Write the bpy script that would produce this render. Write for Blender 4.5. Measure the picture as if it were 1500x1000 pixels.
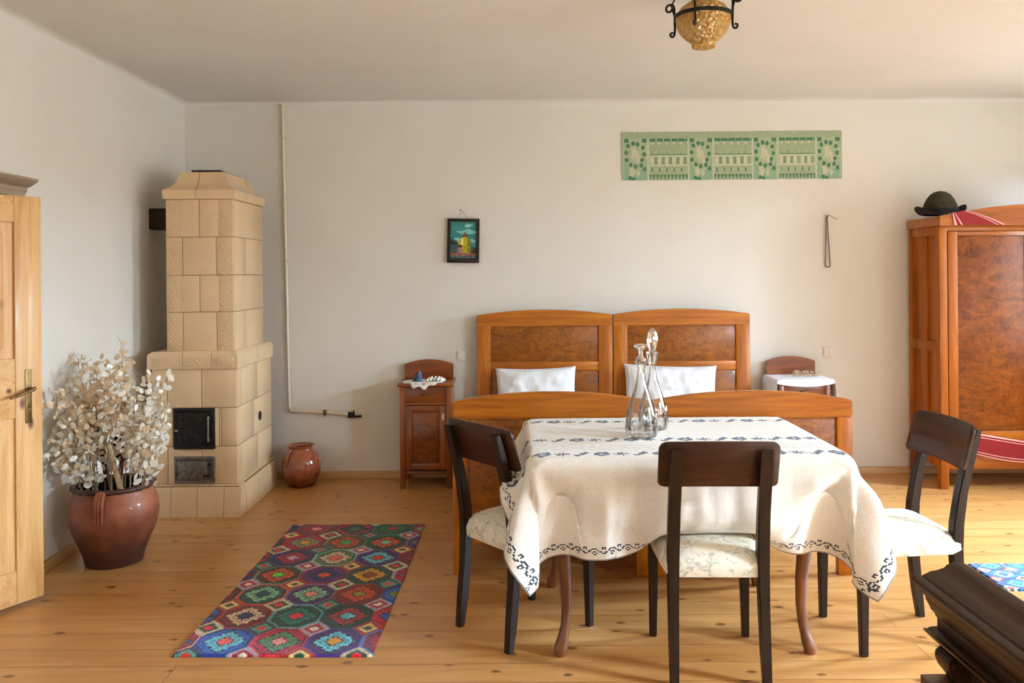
import bpy, bmesh, math, random
import numpy as np
from mathutils import Vector, Matrix, noise as mnoise
for o in list(bpy.data.objects): bpy.data.objects.remove(o)
SC = bpy.context.scene
C = SC.collection
R = math.radians
PI = math.pi

# ------------------------------------------------------------------ camera, world, lights, exposure
cam = bpy.data.cameras.new('camera'); cam.sensor_width = 36; cam.sensor_fit = 'HORIZONTAL'
cam.lens = 1233/1500*36; cam.shift_y = -100/1500; cam.clip_start = .05
camo = bpy.data.objects.new('camera', cam); C.objects.link(camo)
camo.location = (0, 0, 1.495); camo.rotation_euler = (R(90), R(.5), 0)
SC.camera = camo
SC.view_settings.view_transform = 'Standard'; SC.view_settings.look = 'None'
SC.view_settings.gamma = 1; SC.view_settings.use_curve_mapping = False
SC.view_settings.exposure = 0.57
w = bpy.data.worlds.new('world'); SC.world = w; w.use_nodes = True
w.node_tree.nodes['Background'].inputs[0].default_value = (.75, .87, 1, 1)
w.node_tree.nodes['Background'].inputs[1].default_value = 1.6

def area(name, loc, rot, sx, sy, power, col, spread=180):
    l = bpy.data.lights.new(name, 'AREA'); l.shape = 'RECTANGLE'; l.size = sx; l.size_y = sy
    l.energy = power; l.color = col; l.spread = R(spread)
    o = bpy.data.objects.new(name, l); C.objects.link(o); o.location = loc; o.rotation_euler = rot
    return o
# daylight at the three windows in the right wall: a patch of sky outside and above each, a weaker glow of the yard
WX = 4.6
SKY, YARD = (.54, .765, 1), (.9, .96, .95)
for nm, yy, p in (('far', 4.75, 1350), ('middle', 1.3, 2350), ('near', -1.1, 1050)):
    area(nm+'_window_sky', (WX+1.7, yy, 2.85), (R(90-22), 0, R(90)), 1.7, 1.2, p, SKY)
    area(nm+'_window_yard', (WX+.34, yy, 1.5), (R(90), 0, R(90)), .85, 1.4, p*.03, YARD)

# ------------------------------------------------------------------ helpers: colour and materials
def S(r, g, b):
    f = lambda c: (c/255/12.92 if c/255 <= .04045 else ((c/255+.055)/1.055)**2.4)
    return (f(r), f(g), f(b), 1)

class NT:
    def __init__(s, name):
        s.m = bpy.data.materials.new(name); s.m.use_nodes = True
        s.t = s.m.node_tree; s.b = s.t.nodes['Principled BSDF']
    def n(s, typ, ins=None, **kw):
        nd = s.t.nodes.new('ShaderNode'+typ)
        for k, v in kw.items(): setattr(nd, k, v)
        for k, v in (ins or {}).items():
            if isinstance(v, bpy.types.NodeSocket): s.t.links.new(v, nd.inputs[k])
            else: nd.inputs[k].default_value = v
        return nd
    def set(s, **kw):
        for k, v in kw.items():
            k = k.replace('_', ' ')
            if isinstance(v, bpy.types.NodeSocket): s.t.links.new(v, s.b.inputs[k])
            else: s.b.inputs[k].default_value = v
    def coords(s, scale=(1, 1, 1), out='Object', rot=(0, 0, 0), loc=(0, 0, 0)):
        tc = s.n('TexCoord')
        return s.n('Mapping', {'Vector': tc.outputs[out], 'Scale': scale, 'Rotation': rot, 'Location': loc}).outputs[0]
    def noise(s, vec, scale, detail=4, rough=.55, dist=0):
        return s.n('TexNoise', {'Vector': vec, 'Scale': scale, 'Detail': detail, 'Roughness': rough, 'Distortion': dist}).outputs['Fac']
    def ramp(s, fac, stops, interp='LINEAR'):
        r = s.n('ValToRGB', {'Fac': fac}); e = r.color_ramp; e.interpolation = interp
        while len(e.elements) < len(stops): e.elements.new(.5)
        for el, (p, c) in zip(e.elements, stops): el.position = p; el.color = c
        return r.outputs[0]
    def mix(s, fac, a, b, mode='MIX'):
        m = s.n('Mix', data_type='RGBA', blend_type=mode)
        for i, v in ((0, fac), (6, a), (7, b)):
            if isinstance(v, bpy.types.NodeSocket): s.t.links.new(v, m.inputs[i])
            else: m.inputs[i].default_value = v
        return m.outputs[2]
    def math(s, op, a, b=0.0):
        return s.n('Math', {0: a, 1: b}, operation=op).outputs[0]
    def bump(s, h, strength=.2, dist=.01):
        s.set(Normal=s.n('Bump', {'Height': h, 'Strength': strength, 'Distance': dist}).outputs[0])

def plain(name, col, rough=.5, metal=0, coat=0, spec=.5, var=.12, vscale=6, bump=0):
    t = NT(name); v = t.coords()
    f = t.noise(v, vscale, 5)
    lo = tuple(c*(1-var*1.6) for c in col[:3])+(1,); hi = tuple(min(1, c*(1+var)) for c in col[:3])+(1,)
    t.set(Base_Color=t.ramp(f, [(.3, lo), (.7, hi)]), Roughness=rough, Metallic=metal, Coat_Weight=coat, Specular_IOR_Level=spec)
    if bump: t.bump(t.noise(v, vscale*8, 4), bump, .004)
    return t.m

def wood(name, cols, axis, rough=.35, coat=.25, freq=9, fine=.25, knots=None, spec=.5):
    t = NT(name)
    sc = [freq]*3; sc['xyz'.index(axis)] = freq*.07
    v = t.coords(tuple(sc))
    f = t.noise(v, 1.6, 6, .6, 1.2)
    sc2 = [160]*3; sc2['xyz'.index(axis)] = 5
    f2 = t.noise(t.coords(tuple(sc2)), 1, 2)
    col = t.ramp(f, [(.28, cols[0]), (.5, cols[1]), (.74, cols[2])])
    col = t.mix(fine, col, t.ramp(f2, [(.3, (.35, .35, .35, 1)), (.7, (1, 1, 1, 1))]), 'MULTIPLY')
    if knots:
        ks = [7.5]*3; ks['xyz'.index(axis)] = 3.4
        vo = t.n('TexVoronoi', {'Vector': t.coords(tuple(ks)), 'Scale': 1.0, 'Randomness': 1}, voronoi_dimensions='3D')
        col = t.mix(t.ramp(vo.outputs['Distance'], [(.05, (1, 1, 1, 1)), (.13, (0, 0, 0, 1))]), col, knots)
    t.set(Base_Color=col, Roughness=rough, Coat_Weight=coat, Coat_Roughness=.15, Specular_IOR_Level=spec)
    t.bump(f2, .06, .002)
    return t.m

def burl(name, cols, rough=.3, coat=.4, scale=7, spec=.4):
    t = NT(name); v = t.coords((1, 1, .8))
    f = t.noise(t.coords((.8, 1, 1.6)), scale*1.2, 10, .72, 1.6)
    g = t.noise(v, scale*7, 6, .65, 1)
    col = t.ramp(f, [(.32, cols[0]), (.5, cols[1]), (.68, cols[2])])
    col = t.mix(.5, col, t.ramp(g, [(.36, (.35, .3, .26, 1)), (.56, (1, 1, 1, 1))]), 'MULTIPLY')
    t.set(Base_Color=col, Roughness=rough, Coat_Weight=coat, Coat_Roughness=.12, Specular_IOR_Level=spec)
    return t.m

def attr_mat(name, rough=.8, sheen=0, bumpscale=0, bstr=.2, coat=0):
    t = NT(name); a = t.n('VertexColor', layer_name='Col')
    t.set(Base_Color=a.outputs[0], Roughness=rough, Sheen_Weight=sheen, Coat_Weight=coat)
    if bumpscale: t.bump(t.noise(t.coords(), bumpscale, 3), bstr, .003)
    return t.m

HONEY = [S(140, 70, 3), S(188, 104, 7), S(210, 131, 16)]
M = {}
M['honey_x'] = wood('honey_wood_rail', HONEY, 'x', .4, .1, spec=.4)
M['honey_z'] = wood('honey_wood_stile', HONEY, 'z', .4, .1, spec=.4)
M['burl'] = burl('burl_veneer', [S(112, 58, 3), S(150, 82, 5), S(176, 103, 11)], .4, .1)
WARD = [S(130, 64, 4), S(170, 90, 7), S(192, 112, 18)]
M['ward_x'] = wood('wardrobe_wood_rail', WARD, 'x', .3, .2, spec=.4)
M['ward_z'] = wood('wardrobe_wood_stile', WARD, 'z', .5, .04, spec=.3)
M['ward_burl'] = burl('wardrobe_burl', [S(98, 46, 2), S(132, 66, 3), S(156, 85, 6)], .45, .06, 6, .3)
NIGHT = [S(96, 43, 10), S(138, 66, 15), S(164, 86, 24)]
M['night_x'] = wood('nightstand_wood_rail', NIGHT, 'x', .3, .3)
M['night_z'] = wood('nightstand_wood_stile', NIGHT, 'z', .3, .3)
M['night_burl'] = burl('nightstand_burl', [S(92, 42, 8), S(126, 60, 14), S(150, 76, 20)])
DARK = [S(22, 11, 7), S(40, 23, 14), S(56, 34, 20)]
M['chair_z'] = wood('dark_stained_wood', DARK, 'z', .4, .06, 12, spec=.3)
M['chair_x'] = wood('dark_stained_ply', [S(40, 17, 8), S(62, 31, 14), S(82, 45, 22)], 'x', .4, .06, 10, spec=.3)
M['bench'] = wood('dark_carved_wood', [S(34, 17, 8), S(58, 33, 16), S(82, 50, 26)], 'y', .45, .05, 14, spec=.25)
M['bench_light'] = wood('brown_block_wood', [S(60, 36, 20), S(92, 58, 34), S(112, 74, 46)], 'z', .4, .2, 12)
M['leg'] = wood('table_leg_wood', [S(84, 44, 20), S(122, 68, 34), S(146, 86, 46)], 'z', .35, .3, 10)
PINE = [S(196, 138, 78), S(222, 170, 108), S(234, 190, 130)]
M['pine_z'] = wood('pine_stile', PINE, 'z', .45, .1, 10, .14, S(110, 58, 26))
M['pine_y'] = wood('pine_rail', PINE, 'y', .45, .1, 10, .14, S(110, 58, 26))
M['trim'] = wood('pine_skirting', [S(176, 128, 76), S(200, 154, 98), S(214, 170, 116)], 'x', .5, .1)
M['trim_y'] = wood('pine_skirting_side', [S(176, 128, 76), S(200, 154, 98), S(214, 170, 116)], 'y', .5, .1)
M['grey_wood'] = wood('weathered_crown_wood', [S(150, 128, 104), S(176, 154, 130), S(196, 176, 152)], 'y', .6, 0)
M['brass'] = plain('aged_brass', S(128, 102, 60), .4, .8, var=.3, vscale=60)
M['bone'] = plain('bone_keyhole', S(222, 196, 150), .4)
M['iron'] = plain('black_iron', S(38, 34, 30), .45, .7, var=.3, vscale=40, bump=.2)
M['cast'] = plain('cast_iron_dark', S(52, 46, 42), .38, .75, var=.35, vscale=70, bump=.4)
M['steel'] = plain('cast_iron_grey', S(128, 124, 116), .36, .75, var=.3, vscale=60, bump=.3)
M['soot'] = plain('sooty_pipe', S(48, 28, 20), .75, .1, var=.4, vscale=30, bump=.4)
M['hole'] = plain('dark_opening', S(30, 24, 18), .8)
M['tile'] = plain('cream_stove_tile', S(230, 196, 152), .3, coat=.3, var=.045, vscale=5)
M['grout'] = plain('stove_grout', S(140, 104, 66), .8)
def tile_relief():
    t = NT('cream_stove_tile_relief'); v = t.coords()
    f = t.noise(v, 5, 4)
    t.set(Base_Color=t.ramp(f, [(.3, S(218, 180, 136)), (.7, S(231, 199, 155))]), Roughness=.34, Coat_Weight=.25)
    wv = t.n('TexWave', {'Vector': t.coords((1, 1, 1), rot=(0, R(45), 0)), 'Scale': 16, 'Distortion': 9, 'Detail': 2, 'Detail Scale': 1.6})
    t.bump(wv.outputs['Fac'], .42, .006)
    return t.m
M['tile_relief'] = tile_relief()
def pottery(name, cols, rough, coat, foot_col=None, z0=0, z1=.4):
    t = NT(name); v = t.coords((1, 1, 1.4))
    f = t.noise(v, 5, 6, .6, .6)
    col = t.ramp(f, [(.3, cols[0]), (.5, cols[1]), (.72, cols[2])])
    g = t.n('TexCoord'); z = t.n('SeparateXYZ', {0: g.outputs['Object']}).outputs[2]
    if foot_col:   # darker towards the foot, along an uneven edge
        nz = t.math('ADD', z, t.math('MULTIPLY', t.math('SUBTRACT', t.noise(v, 9, 4), .5), .2))
        col = t.mix(t.ramp(nz, [(z0, (1, 1, 1, 1)), (z1, (0, 0, 0, 1))]), col, foot_col)
    t.set(Base_Color=col, Roughness=rough, Coat_Weight=coat, Coat_Roughness=.08)
    t.bump(t.noise(t.coords((1, 1, 14)), 6, 4), .15, .004)
    return t.m
M['pot'] = pottery('terracotta_jar', [S(122, 62, 38), S(154, 86, 56), S(174, 108, 78)], .5, .12, S(66, 34, 24), .06, .3)
M['pot_in'] = plain('black_glaze', S(24, 18, 16), .12, coat=.8)
M['pot_rim'] = plain('dark_fired_rim', S(74, 42, 32), .45, coat=.2, vscale=40, var=.3)
M['vase'] = pottery('glazed_brown_vase', [S(112, 48, 22), S(152, 76, 42), S(176, 102, 62)], .14, .8, S(60, 26, 14), .0, .1)
M['white_metal'] = plain('painted_pipe', S(222, 208, 182), .45, var=.06)
M['plastic'] = plain('white_plastic', S(228, 222, 210), .35, var=.02)
M['linen_white'] = plain('white_bed_linen', S(236, 236, 240), .85, var=.03, vscale=30, bump=.15)
M['mattress'] = plain('cream_ticking', S(222, 212, 196), .9, var=.05, vscale=20)
M['lace'] = plain('white_crochet', S(240, 236, 228), .9, var=.06, vscale=60, bump=.3)
M['blue_dark'] = plain('dark_blue_stone', S(20, 30, 52), .2, coat=.5)
M['blue_light'] = plain('light_blue_stone', S(82, 118, 170), .18, coat=.5, var=.35, vscale=40)
M['felt'] = plain('olive_felt', S(58, 52, 24), .95, var=.35, vscale=30, bump=.3)
M['felt_dark'] = plain('black_felt', S(20, 18, 16), .9, var=.3, vscale=30)
M['bead'] = plain('dark_beads', S(92, 82, 68), .4)
M['twine'] = plain('pale_twine', S(190, 168, 130), .9)
M['nail'] = plain('rusty_nail', S(120, 96, 74), .5, .6)
M['stem'] = plain('dry_stem', S(176, 148, 112), .8, var=.25, vscale=50)
M['stem_dark'] = plain('dark_dry_branch', S(84, 40, 28), .7, var=.35, vscale=40)
M['fringe'] = plain('wool_fringe', S(196, 176, 150), .95)
def pod_mat(name, c, tr):
    t = NT(name)
    d = t.n('BsdfDiffuse', {'Color': c}); tl = t.n('BsdfTranslucent', {'Color': c}); gl = t.n('BsdfGlossy', {'Color': (1, 1, 1, 1), 'Roughness': .3})
    a = t.n('MixShader', {0: tr, 1: d.outputs[0], 2: tl.outputs[0]}); b = t.n('MixShader', {0: .06, 1: a.outputs[0], 2: gl.outputs[0]})
    t.t.links.new(b.outputs[0], t.t.nodes['Material Output'].inputs[0]); return t.m
M['pod_white'] = pod_mat('papery_pod_white', S(248, 242, 228), .4)
M['pod_tan'] = pod_mat('papery_pod_tan', S(234, 208, 170), .4)
def glass(name, tint, dens):
    t = NT(name)
    fr = t.n('LayerWeight', {'Blend': .32}); tr = t.n('BsdfTransparent', {'Color': tint}); gl = t.n('BsdfGlossy', {'Color': (1, 1, 1, 1), 'Roughness': .03})
    f = t.math('ADD', t.math('MULTIPLY', fr.outputs['Fresnel'], .8), dens)
    mx = t.n('MixShader', {0: f, 1: tr.outputs[0], 2: gl.outputs[0]})
    t.t.links.new(mx.outputs[0], t.t.nodes['Material Output'].inputs[0]); return t.m
M['glass'] = glass('clear_glass', (.985, .99, .985, 1), .02)
M['glass_cut'] = glass('cut_glass', (.95, .96, .955, 1), .3)
def amber():
    t = NT('amber_glass'); v = t.coords()
    vo = t.n('TexVoronoi', {'Vector': v, 'Scale': 60})
    col = t.ramp(t.noise(v, 40, 4), [(.35, S(232, 176, 62)), (.65, S(252, 232, 156))])
    d = t.n('BsdfDiffuse', {'Color': col}); tl = t.n('BsdfTranslucent', {'Color': col}); gl = t.n('BsdfGlossy', {'Color': (1, .95, .8, 1), 'Roughness': .12})
    bp = t.n('Bump', {'Height': vo.outputs['Distance'], 'Strength': 1.0, 'Distance': .02})
    for q in (d, gl): t.t.links.new(bp.outputs[0], q.inputs['Normal'])
    a = t.n('MixShader', {0: .6, 1: d.outputs[0], 2: tl.outputs[0]}); b = t.n('MixShader', {0: .14, 1: a.outputs[0], 2: gl.outputs[0]})
    t.t.links.new(b.outputs[0], t.t.nodes['Material Output'].inputs[0]); return t.m
M['amber'] = amber()
def wallpaint(name, c, warm):
    t = NT(name); v = t.coords()
    f = t.noise(v, 1.3, 5, .6); g = t.noise(v, 60, 4)
    t.set(Base_Color=t.ramp(f, [(.3, warm), (.7, c)]), Roughness=.85, Specular_IOR_Level=.2)
    t.bump(t.math('ADD', t.math('MULTIPLY', f, 3), t.math('MULTIPLY', g, .25)), .18, .01)
    return t.m
M['wall'] = wallpaint('lime_washed_wall', S(229, 224, 215), S(224, 217, 206))
M['ceiling'] = wallpaint('lime_washed_ceiling', S(228, 224, 217), S(223, 217, 209))
def upholstery():
    t = NT('floral_tapestry'); v = t.coords()
    f = t.noise(v, 12, 5, .65, .8); g = t.noise(v, 17, 6, .72, 1.2)
    col = t.ramp(f, [(.3, S(236, 230, 214)), (.62, S(220, 208, 182))])
    col = t.mix(t.ramp(g, [(.54, (0, 0, 0, 1)), (.6, (.65, .65, .65, 1))]), col, S(150, 152, 156))
    col = t.mix(t.ramp(t.noise(v, 15, 6, .7, 1.2), [(.56, (0, 0, 0, 1)), (.63, (.6, .6, .6, 1))]), col, S(158, 134, 100))
    t.set(Base_Color=col, Roughness=.9); t.bump(t.noise(v, 260, 2), .25, .002); return t.m
M['upholstery'] = upholstery()
def floor_mat():
    t = NT('pine_floorboards')
    tc = t.n('TexCoord')
    br = t.n('TexBrick', {'Vector': t.n('Mapping', {'Vector': tc.outputs['Object'], 'Location': (1.3, .03, 0)}).outputs[0], 'Color1': (.25, .25, .25, 1), 'Color2': (.75, .75, .75, 1), 'Mortar': (0, 0, 0, 1),
                       'Scale': 1, 'Mortar Size': .0022, 'Mortar Smooth': .3, 'Bias': 0, 'Brick Width': 4.6, 'Row Height': .148}, offset=.37, offset_frequency=2, squash=1)
    plank = t.n('SeparateColor', {0: br.outputs['Color']}).outputs[0]
    off = t.n('CombineXYZ', {0: t.math('MULTIPLY', plank, 37), 1: 0.0, 2: t.math('MULTIPLY', plank, 11)}).outputs[0]
    v = t.n('VectorMath', {0: tc.outputs['Object'], 1: off}, operation='ADD').outputs[0]
    mp = lambda sc: t.n('Mapping', {'Vector': v, 'Scale': sc}).outputs[0]
    f = t.noise(mp((.8, 9, 1)), 1.6, 6, .6, 1.0); g = t.noise(mp((3, 110, 1)), 1, 3)
    col = t.ramp(f, [(.25, S(174, 113, 56)), (.5, S(203, 143, 78)), (.75, S(217, 168, 111))])
    col = t.mix(.35, col, t.ramp(plank, [(.2, S(188, 128, 68)), (.8, S(218, 166, 104))]))
    col = t.mix(.2, col, t.ramp(g, [(.3, (.45, .4, .35, 1)), (.7, (1, 1, 1, 1))]), 'MULTIPLY')
    vo = t.n('TexVoronoi', {'Vector': mp((3.6, 6.5, 1)), 'Scale': 1, 'Randomness': 1}, voronoi_dimensions='2D')
    keep = t.math('GREATER_THAN', t.n('SeparateColor', {0: vo.outputs['Color']}).outputs[0], .35)
    kd = t.math('ADD', vo.outputs['Distance'], t.math('MULTIPLY', t.math('SUBTRACT', t.noise(mp((14, 40, 1)), 1, 3), .5), .14))
    col = t.mix(t.math('MULTIPLY', keep, t.ramp(kd, [(.03, (.85, .85, .85, 1)), (.1, (0, 0, 0, 1))])), col, S(92, 46, 18))
    st = t.noise(mp((1.6, 5, 1)), 1.3, 5, .65, .6)
    col = t.mix(t.ramp(st, [(.62, (0, 0, 0, 1)), (.74, (.35, .35, .35, 1))]), col, S(150, 98, 58))
    col = t.mix(t.ramp(br.outputs['Fac'], [(0, (0, 0, 0, 1)), (1, (.7, .7, .7, 1))]), col, S(112, 66, 30))
    t.set(Base_Color=col, Roughness=t.ramp(f, [(.3, (.3, .3, .3, 1)), (.7, (.4, .4, .4, 1))]), Coat_Weight=.12, Coat_Roughness=.2)
    t.bump(t.math('ADD', t.math('MULTIPLY', br.outputs['Fac'], -1.0), t.math('MULTIPLY', g, .08)), .35, .003)
    return t.m
M['floor'] = floor_mat()
def red_cloth():
    t = NT('red_striped_weave')
    u = t.n('UVMap', uv_map='UVMap'); x = t.n('SeparateXYZ', {0: u.outputs[0]}).outputs[1]
    W, D = S(226, 170, 160), S(140, 14, 18)
    st = t.ramp(x, [(0, W), (.06, D), (.14, W), (.17, D), (.80, D), (.83, W), (.86, D), (.94, W)], 'CONSTANT')
    st = t.mix(.25, st, t.ramp(t.noise(t.coords(), 220, 2), [(.3, (.5, .5, .5, 1)), (.7, (1, 1, 1, 1))]), 'MULTIPLY')
    t.set(Base_Color=st, Roughness=.85); return t.m
M['red'] = red_cloth()
M['rug'] = attr_mat('wool_rug', .95, .2, 260, .5)
M['linen'] = attr_mat('embroidered_linen', .88, .1, 420, .25)
M['paper'] = attr_mat('printed_paper', .8)
M['painting'] = attr_mat('glass_painting', .25, coat=.4)

# ------------------------------------------------------------------ helpers: mesh building
def bx(bm, x0, x1, y0, y1, z0, z1, bev=.003, mi=0):
    r = bmesh.ops.create_cube(bm, size=1)
    bmesh.ops.scale(bm, verts=r['verts'], vec=(x1-x0, y1-y0, z1-z0))
    bmesh.ops.translate(bm, verts=r['verts'], vec=((x0+x1)/2, (y0+y1)/2, (z0+z1)/2))
    fs = set(f for v in r['verts'] for f in v.link_faces)
    for f in fs: f.material_index = mi
    if bev:
        es = list(set(e for v in r['verts'] for e in v.link_edges))
        q = bmesh.ops.bevel(bm, geom=es, offset=min(bev, .45*min(x1-x0, y1-y0, z1-z0)), segments=2, affect='EDGES', profile=.5)
        for f in q['faces']: f.material_index = mi
def loft(bm, rings, cap=True, closed=True, mi=0):
    vs = [[bm.verts.new(p) for p in r] for r in rings]
    n = len(rings[0])
    for a, b in zip(vs, vs[1:]):
        for i in range(n if closed else n-1):
            j = (i+1) % n
            f = bm.faces.new((a[i], a[j], b[j], b[i])); f.material_index = mi
    if cap:
        for r, rev in ((vs[0], True), (vs[-1], False)):
            f = bm.faces.new(list(reversed(r)) if rev else r); f.material_index = mi
    return vs
def lathe(bm, prof, segs=40, c=(0, 0, 0), cap0=True, cap1=False, mi=0, wob=None):
    rings = []
    for r, z in prof:
        rings.append([(c[0]+r*math.cos(2*PI*i/segs)*(1 if not wob else wob(i/segs, z)), c[1]+r*math.sin(2*PI*i/segs)*(1 if not wob else wob(i/segs, z)), c[2]+z) for i in range(segs)])
    vs = loft(bm, rings, False, True, mi)
    if cap0: bm.faces.new(list(reversed(vs[0]))).material_index = mi
    if cap1: bm.faces.new(vs[-1]).material_index = mi
def tube(bm, path, rad, segs=10, cap=True, mi=0):
    P = [Vector(p) for p in path]; rings = []
    rads = rad if isinstance(rad, (list, tuple)) else [rad]*len(P)
    up = None
    for i, p in enumerate(P):
        t = (P[min(i+1, len(P)-1)]-P[max(i-1, 0)]).normalized()
        if up is None:
            up = t.orthogonal().normalized()
        else:
            up = (up - t*up.dot(t))
            up = up.normalized() if up.length > 1e-6 else t.orthogonal().normalized()
        s = t.cross(up)
        rings.append([tuple(p+(up*math.cos(2*PI*k/segs)+s*math.sin(2*PI*k/segs))*rads[i]) for k in range(segs)])
    loft(bm, rings, cap, True, mi)
def prism(bm, pts, axis, a0, a1, bev=0, mi=0):
    def mk(p, a): return {'x': (a, p[0], p[1]), 'y': (p[0], a, p[1]), 'z': (p[0], p[1], a)}[axis]
    n0 = len(bm.faces)
    vs = loft(bm, [[mk(p, a0) for p in pts], [mk(p, a1) for p in pts]], True, True, mi)
    bm.faces.ensure_lookup_table()
    fs = [f for f in bm.faces if any(v in f.verts for v in vs[0]+vs[1])]
    bmesh.ops.recalc_face_normals(bm, faces=fs)
    if bev:
        es = list(set(e for f in fs for e in f.edges if len(e.link_faces) == 2 and e.calc_face_angle(0) > R(35)))
        bmesh.ops.bevel(bm, geom=es, offset=bev, segments=2, affect='EDGES')
def grid(bm, P, mi=0, col=None):
    ny, nx = len(P), len(P[0])
    vs = [[bm.verts.new(p) for p in row] for row in P]
    lay = bm.loops.layers.color.get('Col') or bm.loops.layers.color.new('Col') if col is not None else None
    for j in range(ny-1):
        for i in range(nx-1):
            f = bm.faces.new((vs[j][i], vs[j][i+1], vs[j+1][i+1], vs[j+1][i])); f.material_index = mi
            if lay is not None:
                c = col[j][i]
                for l in f.loops: l[lay] = c
    return vs
BM = bmesh.new
def obj(name, bm, mats, parent=None, smooth=40, recalc=True):
    if recalc: bmesh.ops.recalc_face_normals(bm, faces=bm.faces[:])
    me = bpy.data.meshes.new(name); bm.to_mesh(me); bm.free()
    for m in (mats if isinstance(mats, (list, tuple)) else [mats]): me.materials.append(m)
    if smooth:
        me.shade_smooth(); me.set_sharp_from_angle(angle=R(smooth))
    o = bpy.data.objects.new(name, me); C.objects.link(o)
    if parent: o.parent = parent
    return o
def boxes(name, mat, parent, lst, bev=.003):
    for q in lst:
        b = BM(); bx(b, *q, bev); obj(name, b, mat, parent)
def tag(o, label=None, cat=None, group=None, kind=None):
    if label: o['label'] = label
    if cat: o['category'] = cat
    if group: o['group'] = group
    if kind: o['kind'] = kind
    return o
def empty(name, loc, rz=0, label=None, cat=None, group=None, kind=None):
    o = bpy.data.objects.new(name, None); C.objects.link(o); o.location = loc; o.rotation_euler = (0, 0, rz)
    o.empty_display_size = .1
    return tag(o, label, cat, group, kind)
def copy_tree(o, parent=None):
    c = o.copy(); C.objects.link(c)
    if parent: c.parent = parent
    for ch in [x for x in bpy.data.objects if x.parent == o]: copy_tree(ch, c)
    return c
def arch(x0, x1, z0, zc, zm, n=18):
    """closed outline in x,z: flat bottom z0, corners at zc, crown zm"""
    pts = [(x0, z0), (x1, z0)]
    for i in range(n+1):
        u = i/n; x = x1+(x0-x1)*u
        pts.append((x, zc+(zm-zc)*(1-(2*u-1)**2)))
    return pts

# ------------------------------------------------------------------ the room
YB, XL, ZC, YF = 6.2, -2.4, 2.768, -2.2
b = BM(); bx(b, XL-.4, WX+.3, YF-.3, YB+.3, -.12, 0, 0)
tag(obj('floor', b, M['floor'], smooth=0), 'honey coloured knotty pine floorboards', 'floor', kind='structure')
b = BM()   # ceiling with a soft plaster cove along every wall
cv = .05; NS = 6
ring = []
for i in range(NS+1):
    a = PI/2*i/NS; d = cv*(1-math.sin(a)); z = ZC-cv*(1-math.cos(a))
    ring.append((d-cv*0, z))
prof = [(cv*(1-math.sin(PI/2*i/NS)), ZC-cv+cv*math.cos(PI/2*i/NS)) for i in range(NS+1)]  # from ceiling (inset cv) to wall
rings = [[(XL+d, YF+d, z), (WX-d, YF+d, z), (WX-d, YB-d, z), (XL+d, YB-d, z)] for d, z in prof]
vs = loft(b, rings, False)
b.faces.new(vs[0])
top = [b.verts.new(p) for p in ((XL-.3, YF-.3, ZC+.15), (WX+.3, YF-.3, ZC+.15), (WX+.3, YB+.3, ZC+.15), (XL-.3, YB+.3, ZC+.15))]
b.faces.new(top)
tag(obj('ceiling', b, M['ceiling'], smooth=60), 'white lime washed ceiling with rounded edges', 'ceiling', kind='structure')
b = BM(); bx(b, XL-.4, WX+.3, YB, YB+.25, 0, ZC+.1, 0)
tag(obj('wall_back', b, M['wall'], smooth=0), 'white plaster wall behind the beds', 'wall', kind='structure')
def wall_with_holes(name, axis, p0, p1, a0, a1, holes, label):
    """wall slab between p0,p1 (thickness) along the other horizontal axis a0..a1 with (h0,h1,z0,z1) openings"""
    b = BM()
    def put(u0, u1, z0, z1):
        if u1-u0 < 1e-4 or z1-z0 < 1e-4: return
        if axis == 'x': bx(b, p0, p1, u0, u1, z0, z1, 0)
        else: bx(b, u0, u1, p0, p1, z0, z1, 0)
    u = a0
    for h0, h1, z0, z1 in sorted(holes):
        put(u, h0, 0, ZC+.1); put(h0, h1, 0, z0); put(h0, h1, z1, ZC+.1); u = h1
    put(u, a1, 0, ZC+.1)
    return b
b = wall_with_holes('wall_left', 'x', XL-.4, XL, YF, YB, [(3.05, 4.02, 0, 1.9)], '')
bx(b, XL-.45, XL-.4, 3.0, 4.1, 0, 2.0, 0)
tag(obj('wall_left', b, M['wall'], smooth=0), 'white plaster wall behind the open pine door', 'wall', kind='structure')
W1, W2, W3 = (4.15, 5.05, .8, 2.3), (.75, 1.85, .8, 2.3), (-1.7, -.5, .8, 2.3)
b = wall_with_holes('wall_right', 'x', WX, WX+.3, YF, YB, [W1, W2, W3], '')
tag(obj('wall_right', b, M['wall'], smooth=0), 'white plaster wall with three windows', 'wall', kind='structure')
b = wall_with_holes('wall_front', 'y', YF-.3, YF, XL-.4, WX+.3, [], '')
tag(obj('wall_front', b, M['wall'], smooth=0), 'white plaster wall behind the camera', 'wall', kind='structure')
def window(name, hole, axis, p):
    b = BM(); h0, h1, z0, z1 = hole
    def put(u0, u1, a, c):
        if axis == 'x': bx(b, p, p+.05, u0, u1, a, c, .004)
        else: bx(b, u0, u1, p, p+.05, a, c, .004)
    t = .05; m = (h0+h1)/2
    put(h0, h0+t, z0, z1); put(h1-t, h1, z0, z1); put(h0+t, h1-t, z0, z0+t); put(h0+t, h1-t, z1-t, z1)
    put(m-.035, m+.035, z0+t, z1-t); put(h0+t, m-.035, z0+1.0, z0+1.04); put(m+.035, h1-t, z0+1.0, z0+1.04)
    tag(obj(name, b, M['plastic']), 'white casement window frame', 'window', kind='structure')
window('window_1', W1, 'x', WX+.2); window('window_2', W2, 'x', WX+.2); window('window_3', W3, 'x', WX+.2)
b = BM(); prism(b, [(YB, 0), (YB, .05), (YB-.014, .05), (YB-.022, .036), (YB-.024, 0)], 'x', XL+.03, WX, .002)
tag(obj('baseboard_back', b, M['trim']), 'narrow pine skirting along the back wall', 'baseboard', kind='structure')
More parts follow.
